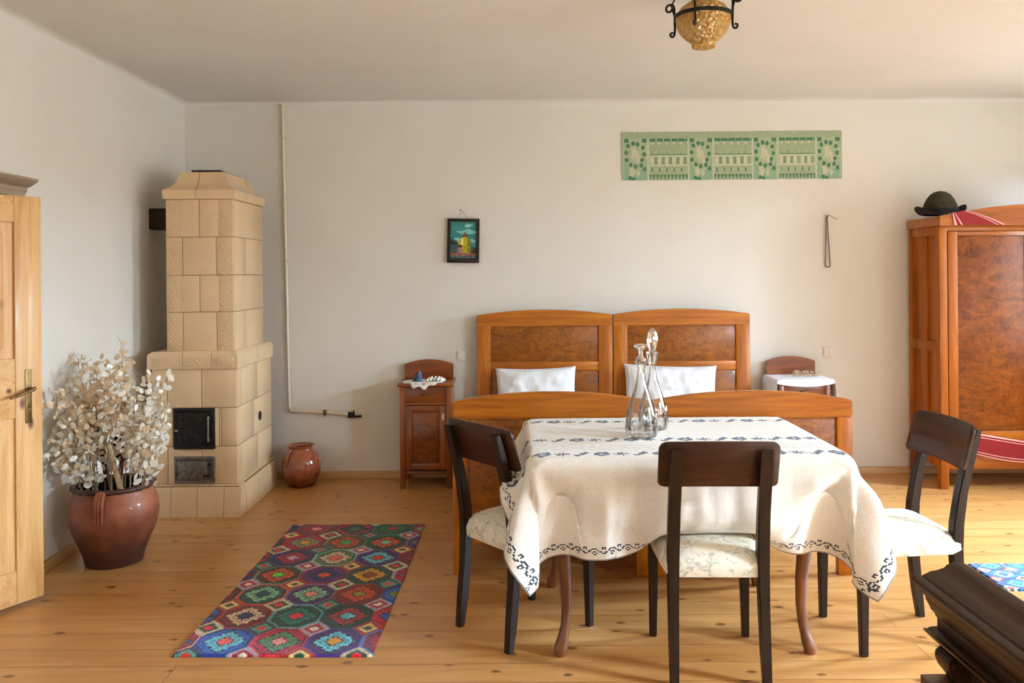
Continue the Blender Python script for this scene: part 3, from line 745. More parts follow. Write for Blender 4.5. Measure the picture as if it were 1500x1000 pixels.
# ------------------------------------------------------------------ beds
def make_bed(label):
    e = empty('wooden_bed', (0, 0, 0), 0, label, 'bed', 'pair of wooden beds')
    W_ = .98; L = 1.97; h = W_/2; Y0, T = -.0, .045
    # headboard: local y from -T..0 at the wall end
    hb = BM(); prism(hb, arch(-h, h, 1.112, 1.19, 1.228), 'y', -T, 0, .004); HB = obj('headboard', hb, M['honey_x'], e)
    boxes('stile', M['honey_z'], HB, [(min(s*h, s*(h-.1)), max(s*h, s*(h-.1)), -T, 0, 0, 1.112) for s in (-1, 1)], .004)
    boxes('crossrail', M['honey_x'], HB, [(-h+.1, h-.1, -T+.004, -.004, .79, .852), (-h+.1, h-.1, -T+.004, -.004, .25, .40)], .004)
    boxes('centre_stile', M['honey_z'], HB, [(-.03, .03, -T+.006, -.006, .40, .79)])
    for q in ((-h+.1, h-.1, .852, 1.112), (-h+.1, -.03, .4, .79), (.03, h-.1, .4, .79)):
        b = BM(); bx(b, q[0], q[1], -T+.014, -.014, q[2], q[3], 0); bx(b, q[0]+.006, q[1]-.006, -T+.011, -.02, q[2]+.006, q[3]-.006, .003); obj('panel', b, M['burl'], HB)
    # footboard
    fb = BM(); prism(fb, arch(-h, h, .775, .858, .905), 'y', -L, -L+T+.006, .006); FB = obj('footboard', fb, M['honey_x'], e)
    for s in (-1, 1):
        b = BM(); bx(b, min(s*h, s*(h-.075)), max(s*h, s*(h-.075)), -L, -L+T, 0, .775, .004); obj('stile', b, M['honey_z'], FB)
    b = BM(); bx(b, -h+.075, h-.075, -L+.004, -L+T-.004, .15, .27, .004); obj('crossrail', b, M['honey_x'], FB)
    b = BM(); bx(b, -h+.075, h-.075, -L+.014, -L+T-.01, .27, .775, 0); bx(b, -h+.085, h-.085, -L+.011, -L+.02, .28, .765, .003); obj('panel', b, M['burl'], FB)
    for s in (-1, 1):
        b = BM(); bx(b, min(s*(h-.01), s*(h-.035)), max(s*(h-.01), s*(h-.035)), -L+T, -T, .24, .42, .003); obj('side_rail', b, M['honey_x'], e)
    b = BM(); bx(b, -h+.035, h-.035, -L+.06, -.06, .28, .30, .002); obj('base_board', b, M['pine_y'], e)
    return e
bed1 = make_bed('honey wood bed beside the nightstand with the crocheted doily')
bed2 = copy_tree(bed1); bed2['label'] = 'honey wood bed beside the nightstand under a white cloth'
RB = R(-1.29); HY = 6.13
bed1.location = (.232, HY, 0); bed2.location = (1.219, HY-.022, 0)
for q in (bed1, bed2): q.rotation_euler.z = RB
for bd, lab in ((bed1, 'white mattress in the bed beside the doily nightstand'), (bed2, 'white mattress in the bed beside the nightstand under white cloth')):
    b = BM(); bx(b, -.445, .445, -1.94, -.05, .302, .50, .04)
    o = obj('mattress', b, M['mattress']); o.location = bd.location; o.rotation_euler.z = RB; tag(o, lab, 'mattress', 'mattresses in the beds')
def pillow(w_, h_, t_, seed, wr):
    rr = random.Random(seed); NX, NY = 44, 30; b = BM()
    for s in (1, -1):
        P = []
        for j in range(NY+1):
            row = []
            for i in range(NX+1):
                u = 2*i/NX-1; v = 2*j/NY-1
                k = (max(0, 1-abs(u)**2.6)*max(0, 1-abs(v)**2.6))**.5
                x = u*w_/2*(1-.05*(1-abs(v)**2)*abs(u)**6*0-.045*(1-u*u)*0) ; z = v*h_/2
                x *= 1-.05*(1-v*v)*abs(u); z *= 1-.07*(1-u*u)*abs(v)
                n = mnoise.noise((u*3+seed, v*2.2, s))*.25+mnoise.noise((u*9+seed, v*5, s*2))*wr+mnoise.noise((u*16, v*3, s*2+seed))*wr*.6
                row.append((x, s*(t_/2*k*(1+n)+.002), z))
            P.append(row)
        grid(b, P)
    bmesh.ops.remove_doubles(b, verts=b.verts[:], dist=.0045)
    return b
o = obj('pillow', pillow(.575, .37, .15, 2, .06), M['linen_white'], smooth=80); o.location = (.165, 5.985, .642); o.rotation_euler = (R(-14), R(-1.0), R(-1))
tag(o, 'smaller smooth white pillow on the bed beside the doily nightstand', 'pillow', 'white bed pillows')
o = obj('pillow', pillow(.655, .40, .16, 9, .12), M['linen_white'], smooth=80); o.location = (1.115, 5.965, .64); o.rotation_euler = (R(-16), R(1.5), R(-4))
tag(o, 'larger creased white pillow on the bed behind the decanters', 'pillow', 'white bed pillows')

# ------------------------------------------------------------------ nightstands
def make_night(label):
    e = empty('nightstand', (0, 0, 0), 0, label, 'nightstand', 'matching wooden nightstands')
    h = .18; D = .31; ZT = .735
    b = BM()
    bx(b, -h, -h+.018, -D+.02, 0, .1, .715, .002); bx(b, h-.018, h, -D+.02, 0, .1, .715, .002)
    bx(b, -h+.018, h-.018, -.012, 0, .1, .715, .001); bx(b, -h+.018, h-.018, -D+.02, -.012, .1, .118, .001); bx(b, -h+.018, h-.018, -D+.02, -.012, .575, .59, .001)
    obj('carcass', b, M['night_z'], e)
    for sx in (-1, 1):
        for y0 in (-D, -.03):
            b = BM(); bx(b, min(sx*h, sx*(h-.036)), max(sx*h, sx*(h-.036)), y0, y0+.034, 0, .71 if y0 < -.1 else .12, .003); obj('leg', b, M['night_z'], e)
    b = BM(); bx(b, -h-.014, h+.014, -D-.014, .0, .71, ZT, .006); obj('top', b, M['night_x'], e)
    b = BM(); prism(b, arch(-h, h-.004, ZT, .838, .872), 'y', -.022, 0, .003); obj('back_board', b, M['night_x'], e)
    b = BM(); bx(b, -h+.036, h-.036, -D+.006, -D+.03, .60, .706, .003); bx(b, -h+.036, h-.036, -D-.004, -D+.03, .582, .6, .004); dr = obj('drawer', b, M['night_x'], e)
    b = BM(); tube(b, [(-.028, -D+.004, .657), (-.024, -D-.01, .657), (0, -D-.014, .655), (.024, -D-.01, .657), (.028, -D+.004, .657)], .0045, 8); obj('handle', b, M['brass'], dr)
    b = BM(); x0, x1, z0, z1 = -h+.037, h-.037, .13, .578; t = .045
    for q in ((x0, x0+t, z0, z1), (x1-t, x1, z0, z1), (x0+t-.001, x1-t+.001, z0, z0+t), (x0+t-.001, x1-t+.001, z1-t, z1)): bx(b, q[0], q[1], -D+.006, -D+.026, q[2], q[3], .002)
    dd = obj('door', b, M['night_z'], e)
    b = BM(); bx(b, x0+t, x1-t, -D+.014, -D+.022, z0+t, z1-t, 0); bx(b, x0+t+.008, x1-t-.008, -D+.011, -D+.02, z0+t+.008, z1-t-.008, .003); obj('panel', b, M['night_burl'], dd)
    b = BM(); prism(b, [(x1-.022+.0075*math.cos(a), .50+.026*math.sin(a)) for a in [2*PI*k/16 for k in range(16)]], 'y', -D+.001, -D+.008, 0); obj('keyhole', b, M['bone'], dd)
    return e
n1 = make_night('tall narrow wooden nightstand with a crocheted doily on top'); n1.location = (-.61, 6.165, 0)
n2 = copy_tree(n1); n2.location = (2.03, 6.165, 0); n2['label'] = 'wooden nightstand half hidden behind the beds, under a white cloth'
# doily and its things
b = BM(); NX = 60
rings = []
for k, (r_, z) in enumerate(((0.001, .0), (.04, .0), (.075, .0), (.1, 0), (.118, 0))):
    ring = []
    for i in range(96):
        a = 2*PI*i/96; rr = r_*(1+(.07*math.sin(a*12) if k >= 3 else 0))
        zz = .003+.0035*(k >= 2)*(mnoise.noise((math.cos(a)*3, math.sin(a)*3, k))+.5)+(.024 if k >= 2 and 0 < a < .9 else 0)*max(0, math.sin(a*3.4))*(k/4)
        x, y = rr*math.cos(a)*1.25, rr*math.sin(a)
        if y < -.088: zz -= (-.088-y)*1.3; y = -.088-(-.088-y)*.25
        ring.append((x, y, zz))
    rings.append(ring)
loft(b, rings, False)
o = obj('crochet_doily', b, M['lace'], smooth=60, recalc=False); o.location = (-.635, 5.926, .7355)
md = o.modifiers.new('thickness', 'SOLIDIFY'); md.thickness = .0025; md.offset = 1
tag(o, 'white crocheted doily with scalloped edge on a nightstand', 'doily')
b = BM()   # bunched fold of lace at the doily's right
for k in range(7):
    a = k/6*PI; tube(b, [(.05*math.cos(a)-.012, -.02+.01*(k % 2), .004), (.05*math.cos(a), 0, .012+.016*math.sin(a)), (.05*math.cos(a)+.014, .02, .004)], .008, 8)
o = obj('lace_ruffle', b, M['lace'], smooth=80); o.location = (-.545, 5.93, .742); tag(o, 'bunched white lace scrap beside the blue stone on the doily', 'lace')
def shard(name, pts, h, mat, loc, label, lean):
    b = BM(); n = 7
    r0 = [(pts*math.cos(2*PI*k/n), pts*.8*math.sin(2*PI*k/n), 0) for k in range(n)]
    r1 = [(x*.92+lean*.4, y*.9, h*.5) for x, y, z in r0]; r2 = [(x*.38+lean, y*.4, h*.93) for x, y, z in r0]; r3 = [(x*.08+lean*1.1, y*.1, h) for x, y, z in r0]
    loft(b, [r0, r1, r2, r3]); o = obj(name, b, mat, smooth=25); o.location = loc; tag(o, label, 'ornament')
shard('blue_ornament', .019, .075, M['blue_light'], (-.66, 5.925, .7402), 'small light blue pointed stone ornament on the doily', .004)
shard('dark_ornament', .02, .062, M['blue_dark'], (-.692, 5.945, .7402), 'small near black pointed stone beside the light blue one', .014)

# white cloth draped on the right nightstand
def night_cloth():
    b = BM(); h = .197; D = .328; zt = .7385
    NX, NY = 60, 44; Ls, Lf = .15, .04
    P = []
    for j in range(NY+1):
        row = []
        for i in range(NX+1):
            s = (i/NX)*(2*h+2*Ls)-(h+Ls); t = (j/NY)*(D+Lf)-Lf-.01         # t<0: front drop
            x = max(-h, min(h, s)); dz = max(0, abs(s)-h); y = max(0, t); df = max(0, -t)
            # front hem sags in an arc between the corners
            sag = 1.0*(.55+.45*(1-(x/h)**2)) if abs(s) < h else .4
            df *= sag
            z = zt-dz-df*(1 if dz == 0 else .3)
            xo = x+math.copysign(min(.012, dz*.25)+.008*math.sin(t*22+s*4)*min(1, dz/.1), s)*(1 if dz > 0 else 0)
            yo = y-min(.01, df*.4)-(df*.25 if dz > 0 else 0)
            z += .0015*mnoise.noise((s*18, t*18, 0))
            row.append((xo, yo, z))
        P.append(row)
    grid(b, P); bmesh.ops.smooth_vert(b, verts=b.verts[:], factor=.4, use_axis_x=True, use_axis_y=True, use_axis_z=True)
    o = obj('white_cloth', b, M['linen_white'], smooth=80, recalc=False); o.location = (2.03, 6.165-.328, 0)
    md = o.modifiers.new('thickness', 'SOLIDIFY'); md.thickness = .002; md.offset = 0
    tag(o, 'plain white cloth draped over a nightstand', 'cloth')
night_cloth()
rr = random.Random(4); b = BM()
for k in range(46):
    p = Vector((rr.uniform(-.08, .09), rr.uniform(-.03, .03), .004)); q = p+Vector((rr.uniform(-.02, .03), rr.uniform(-.015, .015), rr.uniform(.012, .036)))
    tube(b, [p, q], [.0022, .001], 5)
    r_ = bmesh.ops.create_icosphere(b, subdivisions=1, radius=rr.uniform(.004, .008)); bmesh.ops.translate(b, verts=r_['verts'], vec=q)
o = obj('dried_sprig', b, M['pod_tan'], smooth=80); o.location = (2.075, 6.0, .7395); tag(o, 'small bunch of pale dried flowers on the white nightstand cloth', 'dried flower')

# ------------------------------------------------------------------ wardrobe
def wardrobe():
    x0, x1, y0, y1 = 2.905, 4.2, 5.72, 6.17
    e = empty('burl_wardrobe', ((x0+x1)/2, (y0+y1)/2, 0), 0, 'tall honey brown burl wardrobe with a hat on top', 'wardrobe')
    ox, oy = (x0+x1)/2, (y0+y1)/2
    X = lambda v: v-ox
    Yv = lambda v: v-oy
    def B(b, a, c, d, f, z0, z1, bev=.003): bx(b, X(a), X(c), Yv(d), Yv(f), z0, z1, bev)
    b = BM(); B(b, x0+.02, x1-.02, y0+.03, y1-.005, .14, 1.79, 0); obj('carcass', b, M['ward_z'], e)
    for xa in (x0, x1-.055):
        for ya in (y0, y1-.055):
            b = BM(); B(b, xa, xa+.055, ya, ya+.055, 0, 1.79, .004); obj('corner_post', b, M['ward_z'], e)
    for sx in (x0, x1-.03):           # framed sides: two panels over two
        for z0, z1 in ((.14, .27), (.93, 1.0), (1.73, 1.79)):
            b = BM(); B(b, sx+.002, sx+.028, y0+.055, y1-.055, z0, z1, .003); obj('side_rail', b, M['ward_z'], e)
        for z0, z1 in ((.27, .93), (1.0, 1.73)):
            b = BM(); B(b, sx+.003, sx+.027, (y0+y1)/2-.035, (y0+y1)/2+.035, z0, z1, .002); obj('side_stile', b, M['ward_z'], e)
    b = BM(); B(b, x0-.012, x1+.012, y0-.015, y1, 1.79, 1.856, .004); obj('top', b, M['ward_x'], e)
    b = BM(); pts = [(X(x0-.012), 1.79), (X(x1+.012), 1.79)]
    for i in range(25):
        u = i/24; pts.append((X(x1+.012)+(X(x0-.012)-X(x1+.012))*u, 1.858+.075*math.sin(PI*u)))
    prism(b, pts, 'y', Yv(y0)-.034, Yv(y0)-.016, .003); obj('crest', b, M['ward_x'], e)
    for z0, z1 in ((.135, .262), (1.755, 1.79)):
        b = BM(); B(b, x0+.055, x1-.055, y0+.004, y0+.03, z0, z1, .003); obj('front_rail', b, M['ward_x'], e)
    mx = (x0+x1)/2
    for k, (a, c) in enumerate(((x0+.057, mx-.002), (mx+.002, x1-.057))):
        t = .065; z0, z1 = .265, 1.752
        b = BM(); B(b, a+.002, c-.002, y0+.012, y0+.022, z0+.002, z1-.002, .001); d = obj('door', b, M['ward_z'], e)
        for xa, xb in ((a, a+t), (c-t, c)):
            b = BM(); B(b, xa, xb, y0-.004, y0+.02, z0, z1, .003); obj('door_stile', b, M['ward_z'], d)
        for za, zb in ((z0, z0+.13), (z1-.03, z1)):
            b = BM(); B(b, a+t, c-t, y0-.004, y0+.02, za, zb, .003); obj('door_rail', b, M['ward_x'], d)
        b = BM(); B(b, a+t+.001, c-t-.001, y0+.003, y0+.014, z0+.131, z1-.031, .003); obj('panel', b, M['ward_burl'], d)
        if k == 0:
            b = BM(); tube(b, [(X(c-.02), Yv(y0)-.004, 1.0), (X(c-.02), Yv(y0)-.012, 1.0)], .012, 12); obj('keyhole', b, M['brass'], d)
wardrobe()
def strip(name, fn, NU, NV, label, cat):
    """woven strip: fn(u,v) -> point; v runs across (stripes)"""
    b = BM(); uv = None
    P = [[fn(i/NU, j/NV) for i in range(NU+1)] for j in range(NV+1)]
    vs = grid(b, P); lay = b.loops.layers.uv.new('UVMap')
    inv = {}
    for j in range(NV+1):
        for i in range(NU+1): inv[vs[j][i]] = (i/NU, j/NV)
    for f in b.faces:
        for l in f.loops: l[lay].uv = inv[l.vert]
    o = obj(name, b, M['red'], smooth=80, recalc=False); md = o.modifiers.new('thickness', 'SOLIDIFY'); md.thickness = .003; md.offset = 0
    tag(o, label, cat); return o
def top_cloth(u, v):
    # lies on the wardrobe top behind, comes over the arched crest and hangs as a wedge in front of it
    crest = lambda x: 1.858+.075*math.sin(PI*max(0, min(1, (x-2.893)/1.319)))
    if u < .45:
        k = u/.45; x = 2.955+(.02+.36*v)*1+.0*k-(.27*v)*k; xt = x
        return (x, 6.05-.36*k, 1.862+.002*math.sin(v*9+u*6)+max(0, k-.75)/.25*(crest(x)-1.858))
    k = (u-.45)/.55
    xa = 2.975+.09*v; xb = 2.985+.35*v; x = xa+(xb-xa)*k
    zt = crest(x)+.003
    return (x, 5.6815-.002*math.sin(v*10)*k-(.002 if k < .1 else 0), zt+(1.793-zt)*k)
strip('red_runner', top_cloth, 40, 24, 'red woven cloth with pale stripes folded over the wardrobe top', 'cloth')
def low_cloth(u, v):
    x = 3.05+.95*u; c = .33-.10*math.sin(min(1, u*1.2)*PI*.62)+.02*u
    return (x, 5.708-.006-.004*math.sin(u*14+v*3), c+(.5-v)*(.135+.02*math.sin(u*6))+.03*(1-u)*0)
strip('red_textile', low_cloth, 40, 16, 'red striped cloth hanging in a swag across the wardrobe foot', 'cloth')
# hat
ht = empty('felt_hat', (2.985, 5.86, 1.848), 0, 'olive green felt hat with dark brim on the wardrobe corner', 'hat')
b = BM()
sq = lambda i, z: 1+.07*math.cos(2*2*PI*i)
lathe(b, [(.112, .034), (.11, .06), (.1, .1), (.083, .138), (.062, .168), (.036, .186), (.012, .192)], 40, cap0=True, cap1=True, wob=sq); obj('crown', b, M['felt'], ht, 70)
b = BM(); lathe(b, [(.113, .03), (.1145, .032), (.1135, .066), (.112, .068)], 40, cap0=False, wob=sq); obj('band', b, M['felt_dark'], ht, 70)
b = BM(); rings = []
for r_, base in ((.10, .032), (.118, .03), (.135, .024), (.152, .026), (.164, .034), (.165, .038), (.152, .031), (.135, .029), (.118, .036), (.10, .038)):
    ring = []
    for i in range(48):
        a = 2*PI*i/48; side = abs(math.cos(a))**3; k = max(0, (r_-.118)/.047)
        ring.append((r_*math.cos(a)*1.0, r_*math.sin(a)*.95, base+k*(.06*side*(1 if math.cos(a) > 0 else .8)-.024*max(0, -math.sin(a))*(1-side))))
    rings.append(ring)
loft(b, rings, True); obj('brim', b, M['felt_dark'], ht, 70)
b = BM(); loft(b, [[(-.17, -.12, .0), (-.06, -.12, .0), (-.05, -.12, .02), (-.06, -.12, .035)], [(-.16, .05, .0), (-.05, .05, 0), (-.04, .05, .02), (-.06, .05, .035)]])
o = obj('dark_scarf', b, M['felt_dark']); o.location = (2.995, 5.84, 1.858); bpy.data.objects.remove(o)

# ------------------------------------------------------------------ rugs
def rug(name, x0, x1, y0, y1, cells, pitch, off, label, seed, rot=0, n_res=.0075, loc=None):
    W_, L = x1-x0, y1-y0; NX, NY = int(W_/n_res), int(L/n_res)
    rnd = np.random.RandomState(seed); px_, py_ = pitch
    col = []
    for j in range(NY):
        row = []
        for i in range(NX):
            u = ((i+.5)*n_res-off[0])/px_; v = ((j+.5)*n_res-off[1])/py_
            ci, cj = math.floor(u), math.floor(v); a, e = u-ci-.5, v-cj-.5
            bg, ringc, cen, outl = cells[(cj % len(cells))][ci % len(cells[0])]
            ax, ay = abs(a), abs(e); k = .72
            oc = max(ax, ay, (ax+ay)*k)
            if oc > .5:    # corner diamond between the octagons
                da = .5-ax; db = .5-ay; dd = da+db
                fam = (math.floor(u+.5)*3+math.floor(v+.5)*5) % 4
                c = [(60, 74, 66), (214, 190, 140), (150, 30, 60), (96, 140, 130)][fam] if dd > .1 else [(200, 40, 50), (30, 70, 60), (226, 220, 200), (190, 60, 50)][fam]
                if .2 < dd: c = [(196, 186, 160), (140, 60, 50), (170, 160, 170), (50, 60, 70)][fam]
            elif oc > .455: c = outl
            elif oc > .43: c = (24, 22, 30)
            else:
                st = .045; qa = round(ax/st)*st; qe = round(ay/st)*st
                # stepped eight-lobed flower
                m1 = qa+qe; m2 = max(qa, qe)
                lobes = min(max(qa*.62+qe*1.25, 0), max(qa*1.25+qe*.62, 0))
                d = min(m1*.92, max(m2*1.25, lobes))
                if d < .16: c = cen
                elif d < .185: c = tuple(int(q*.5) for q in bg)
                elif d < .345: c = ringc if (int(qa/st)+int(qe/st)) % 3 or d > .29 else tuple(int(q*.75) for q in ringc)
                elif d < .375: c = (22, 24, 32)
                else: c = bg
            f = 1+rnd.randn()*.10
            gy = (c[0]+c[1]+c[2])/3; c = tuple(gy+(q-gy)*1.35 for q in c)
            row.append(tuple(min(1, max(0, q*f/255)) for q in c)+(1,))
        col.append(row)
    # fringe-frayed border colour already in the weave; edges waver
    b = BM(); P = []
    for j in range(NY+1):
        row = []
        for i in range(NX+1):
            x, y = W_*i/NX, L*j/NY
            wx = .008*mnoise.noise((0, y*4, seed))*(1-2*i/NX)+.006*mnoise.noise((3, y*3, seed)); wy = .008*mnoise.noise((x*5, 0, seed+2))
            z = .009+.003*mnoise.noise((x*7, y*7, seed))
            if i in (0, NX) or j in (0, NY): z = .001
            row.append((x+wx, y+wy, z))
        P.append(row)
    grid(b, P, 0, col)
    o = obj(name, b, M['rug'], smooth=80, recalc=False); o.location = loc or (x0, y0, 0); o.rotation_euler.z = rot
    md = o.modifiers.new('thickness', 'SOLIDIFY'); md.thickness = .004; md.offset = -1; md.thickness = .0008
    tag(o, label, 'rug'); return o
DR, CR, NV, PU, DG, TE, OR = (104, 20, 28), (150, 22, 54), (24, 30, 82), (62, 30, 92), (18, 58, 46), (22, 110, 98), (180, 78, 34)
LB, CREAM, PINK, GOLD, MINT, CORAL = (120, 190, 206), (208, 188, 160), (214, 150, 140), (196, 148, 40), (136, 180, 150), (222, 108, 90)
BL = (30, 92, 160)
cells = [
    [((140, 20, 60), BL, CR, PINK), (BL, LB, CORAL, (40, 70, 150)), ((160, 40, 70), (92, 132, 96), PINK, (190, 60, 70)), (PU, LB, GOLD, (80, 50, 130)), ((110, 30, 60), (150, 40, 60), LB, (90, 110, 160))],
    [(BL, NV, TE, DR), (DR, CREAM, NV, (150, 50, 40)), (DG, TE, (190, 30, 60), (90, 150, 160)), (DG, (150, 60, 70), LB, (20, 60, 60)), ((170, 30, 50), BL, LB, (160, 40, 60))],
    [(DR, OR, TE, DG), ((30, 70, 70), MINT, (20, 60, 80), OR), (PU, MINT, PINK, (120, 100, 140)), (DR, OR, (130, 120, 50), (120, 30, 30)), (BL, (110, 110, 40), NV, (30, 60, 140))],
    [(NV, CR, PU, DR), ((60, 40, 30), OR, (120, 190, 70), (110, 130, 110)), ((92, 26, 96), NV, OR, (120, 30, 60)), (DG, GOLD, (120, 60, 30), (30, 70, 50)), (CR, (140, 60, 80), GOLD, (150, 150, 160))],
    [(CR, PU, NV, DG), (NV, CR, (206, 160, 180), PU), ((84, 110, 84), CREAM, CORAL, MINT), (PU, LB, (190, 60, 40), (90, 60, 130)), (DR, CR, MINT, DR)],
    [(DG, DR, OR, CR), (CR, (130, 140, 110), GOLD, (140, 30, 50)), ((90, 70, 50), OR, (40, 160, 80), (110, 110, 100)), (DG, OR, MINT, (30, 90, 60)), (PU, (120, 90, 140), CR, (120, 80, 130))],
    [(NV, DR, GOLD, PU), ((100, 60, 60), CR, PINK, DR), (CR, DG, TE, DG), (DG, (30, 100, 60), CR, TE), (CR, MINT, OR, DG)],
]
rug('patterned_rug', -1.36, -.565, 3.29, 5.015, cells, (.225, .25), (-.17, .0), 'multicoloured wool rug with octagon flowers on the floor before the stove', 3, rot=R(-.9), loc=(-1.352, 3.30, 0))
cellsb = [[(BL, LB, (40, 140, 220), NV), ((60, 80, 160), (30, 130, 210), LB, (160, 190, 220)), (BL, (150, 150, 190), CR, (60, 110, 200))],
          [((40, 120, 200), (170, 190, 220), BL, (30, 60, 120)), (BL, LB, NV, (60, 140, 220)), ((30, 60, 120), (60, 150, 220), PINK, BL)]]
rug('blue_rug', 0, 1.1, 0, .36, cellsb, (.13, .12), (.03, .02), 'bright blue patterned rug on the floor before the wardrobe', 8, rot=R(-2), loc=(2.28, 3.905, 0))

# ------------------------------------------------------------------ table
TX0, TX1, TY0, TY1, TZ = .055, 1.30, 3.19, 4.09, .783
tb = empty('dining_table', ((TX0+TX1)/2, (TY0+TY1)/2, 0), 0, 'dining table with curved brown legs under the embroidered cloth', 'table')
tx, ty = (TX0+TX1)/2, (TY0+TY1)/2
b = BM(); bx(b, TX0+.014-tx, TX1-.014-tx, TY0+.014-ty, TY1-.014-ty, TZ-.028, TZ-.001, .012); obj('tabletop', b, M['leg'], tb)
b = BM()
bx(b, .17-tx, 1.18-tx, 3.30-ty, 3.322-ty, TZ-.13, TZ-.028); bx(b, .17-tx, 1.18-tx, 3.99-ty, 4.012-ty, TZ-.13, TZ-.028)
bx(b, .16-tx, .182-tx, 3.31-ty, 4.0-ty, TZ-.13, TZ-.028); bx(b, 1.165-tx, 1.187-tx, 3.31-ty, 4.0-ty, TZ-.13, TZ-.028)
obj('apron', b, M['leg'], tb)
for lx, ly, sx, sy in ((.195, 3.31, -1, -1), (1.135, 3.31, 1, -1), (.195, 3.99, -1, 1), (1.135, 3.99, 1, 1)):
    b = BM(); rings = []
    for z, r_, o_ in ((TZ-.03, .03, 0), (.62, .032, .006), (.56, .033, .012), (.48, .030, .01), (.38, .0265, .002), (.28, .023, -.006), (.18, .020, -.008), (.11, .019, -.003), (.07, .022, .006), (.04, .027, .014), (.018, .026, .018), (.0, .02, .018)):
        ring = []
        for k in range(16):
            a = 2*PI*k/16; p = 4 if z > .5 else 2.4
            den = (abs(math.cos(a))**p+abs(math.sin(a))**p)**(1/p)
            ring.append((lx-tx+sx*o_+r_*math.cos(a)/den, ly-ty+sy*o_+r_*math.sin(a)/den, z))
        rings.append(ring)
    loft(b, rings); obj('leg', b, M['leg'], tb, 60)

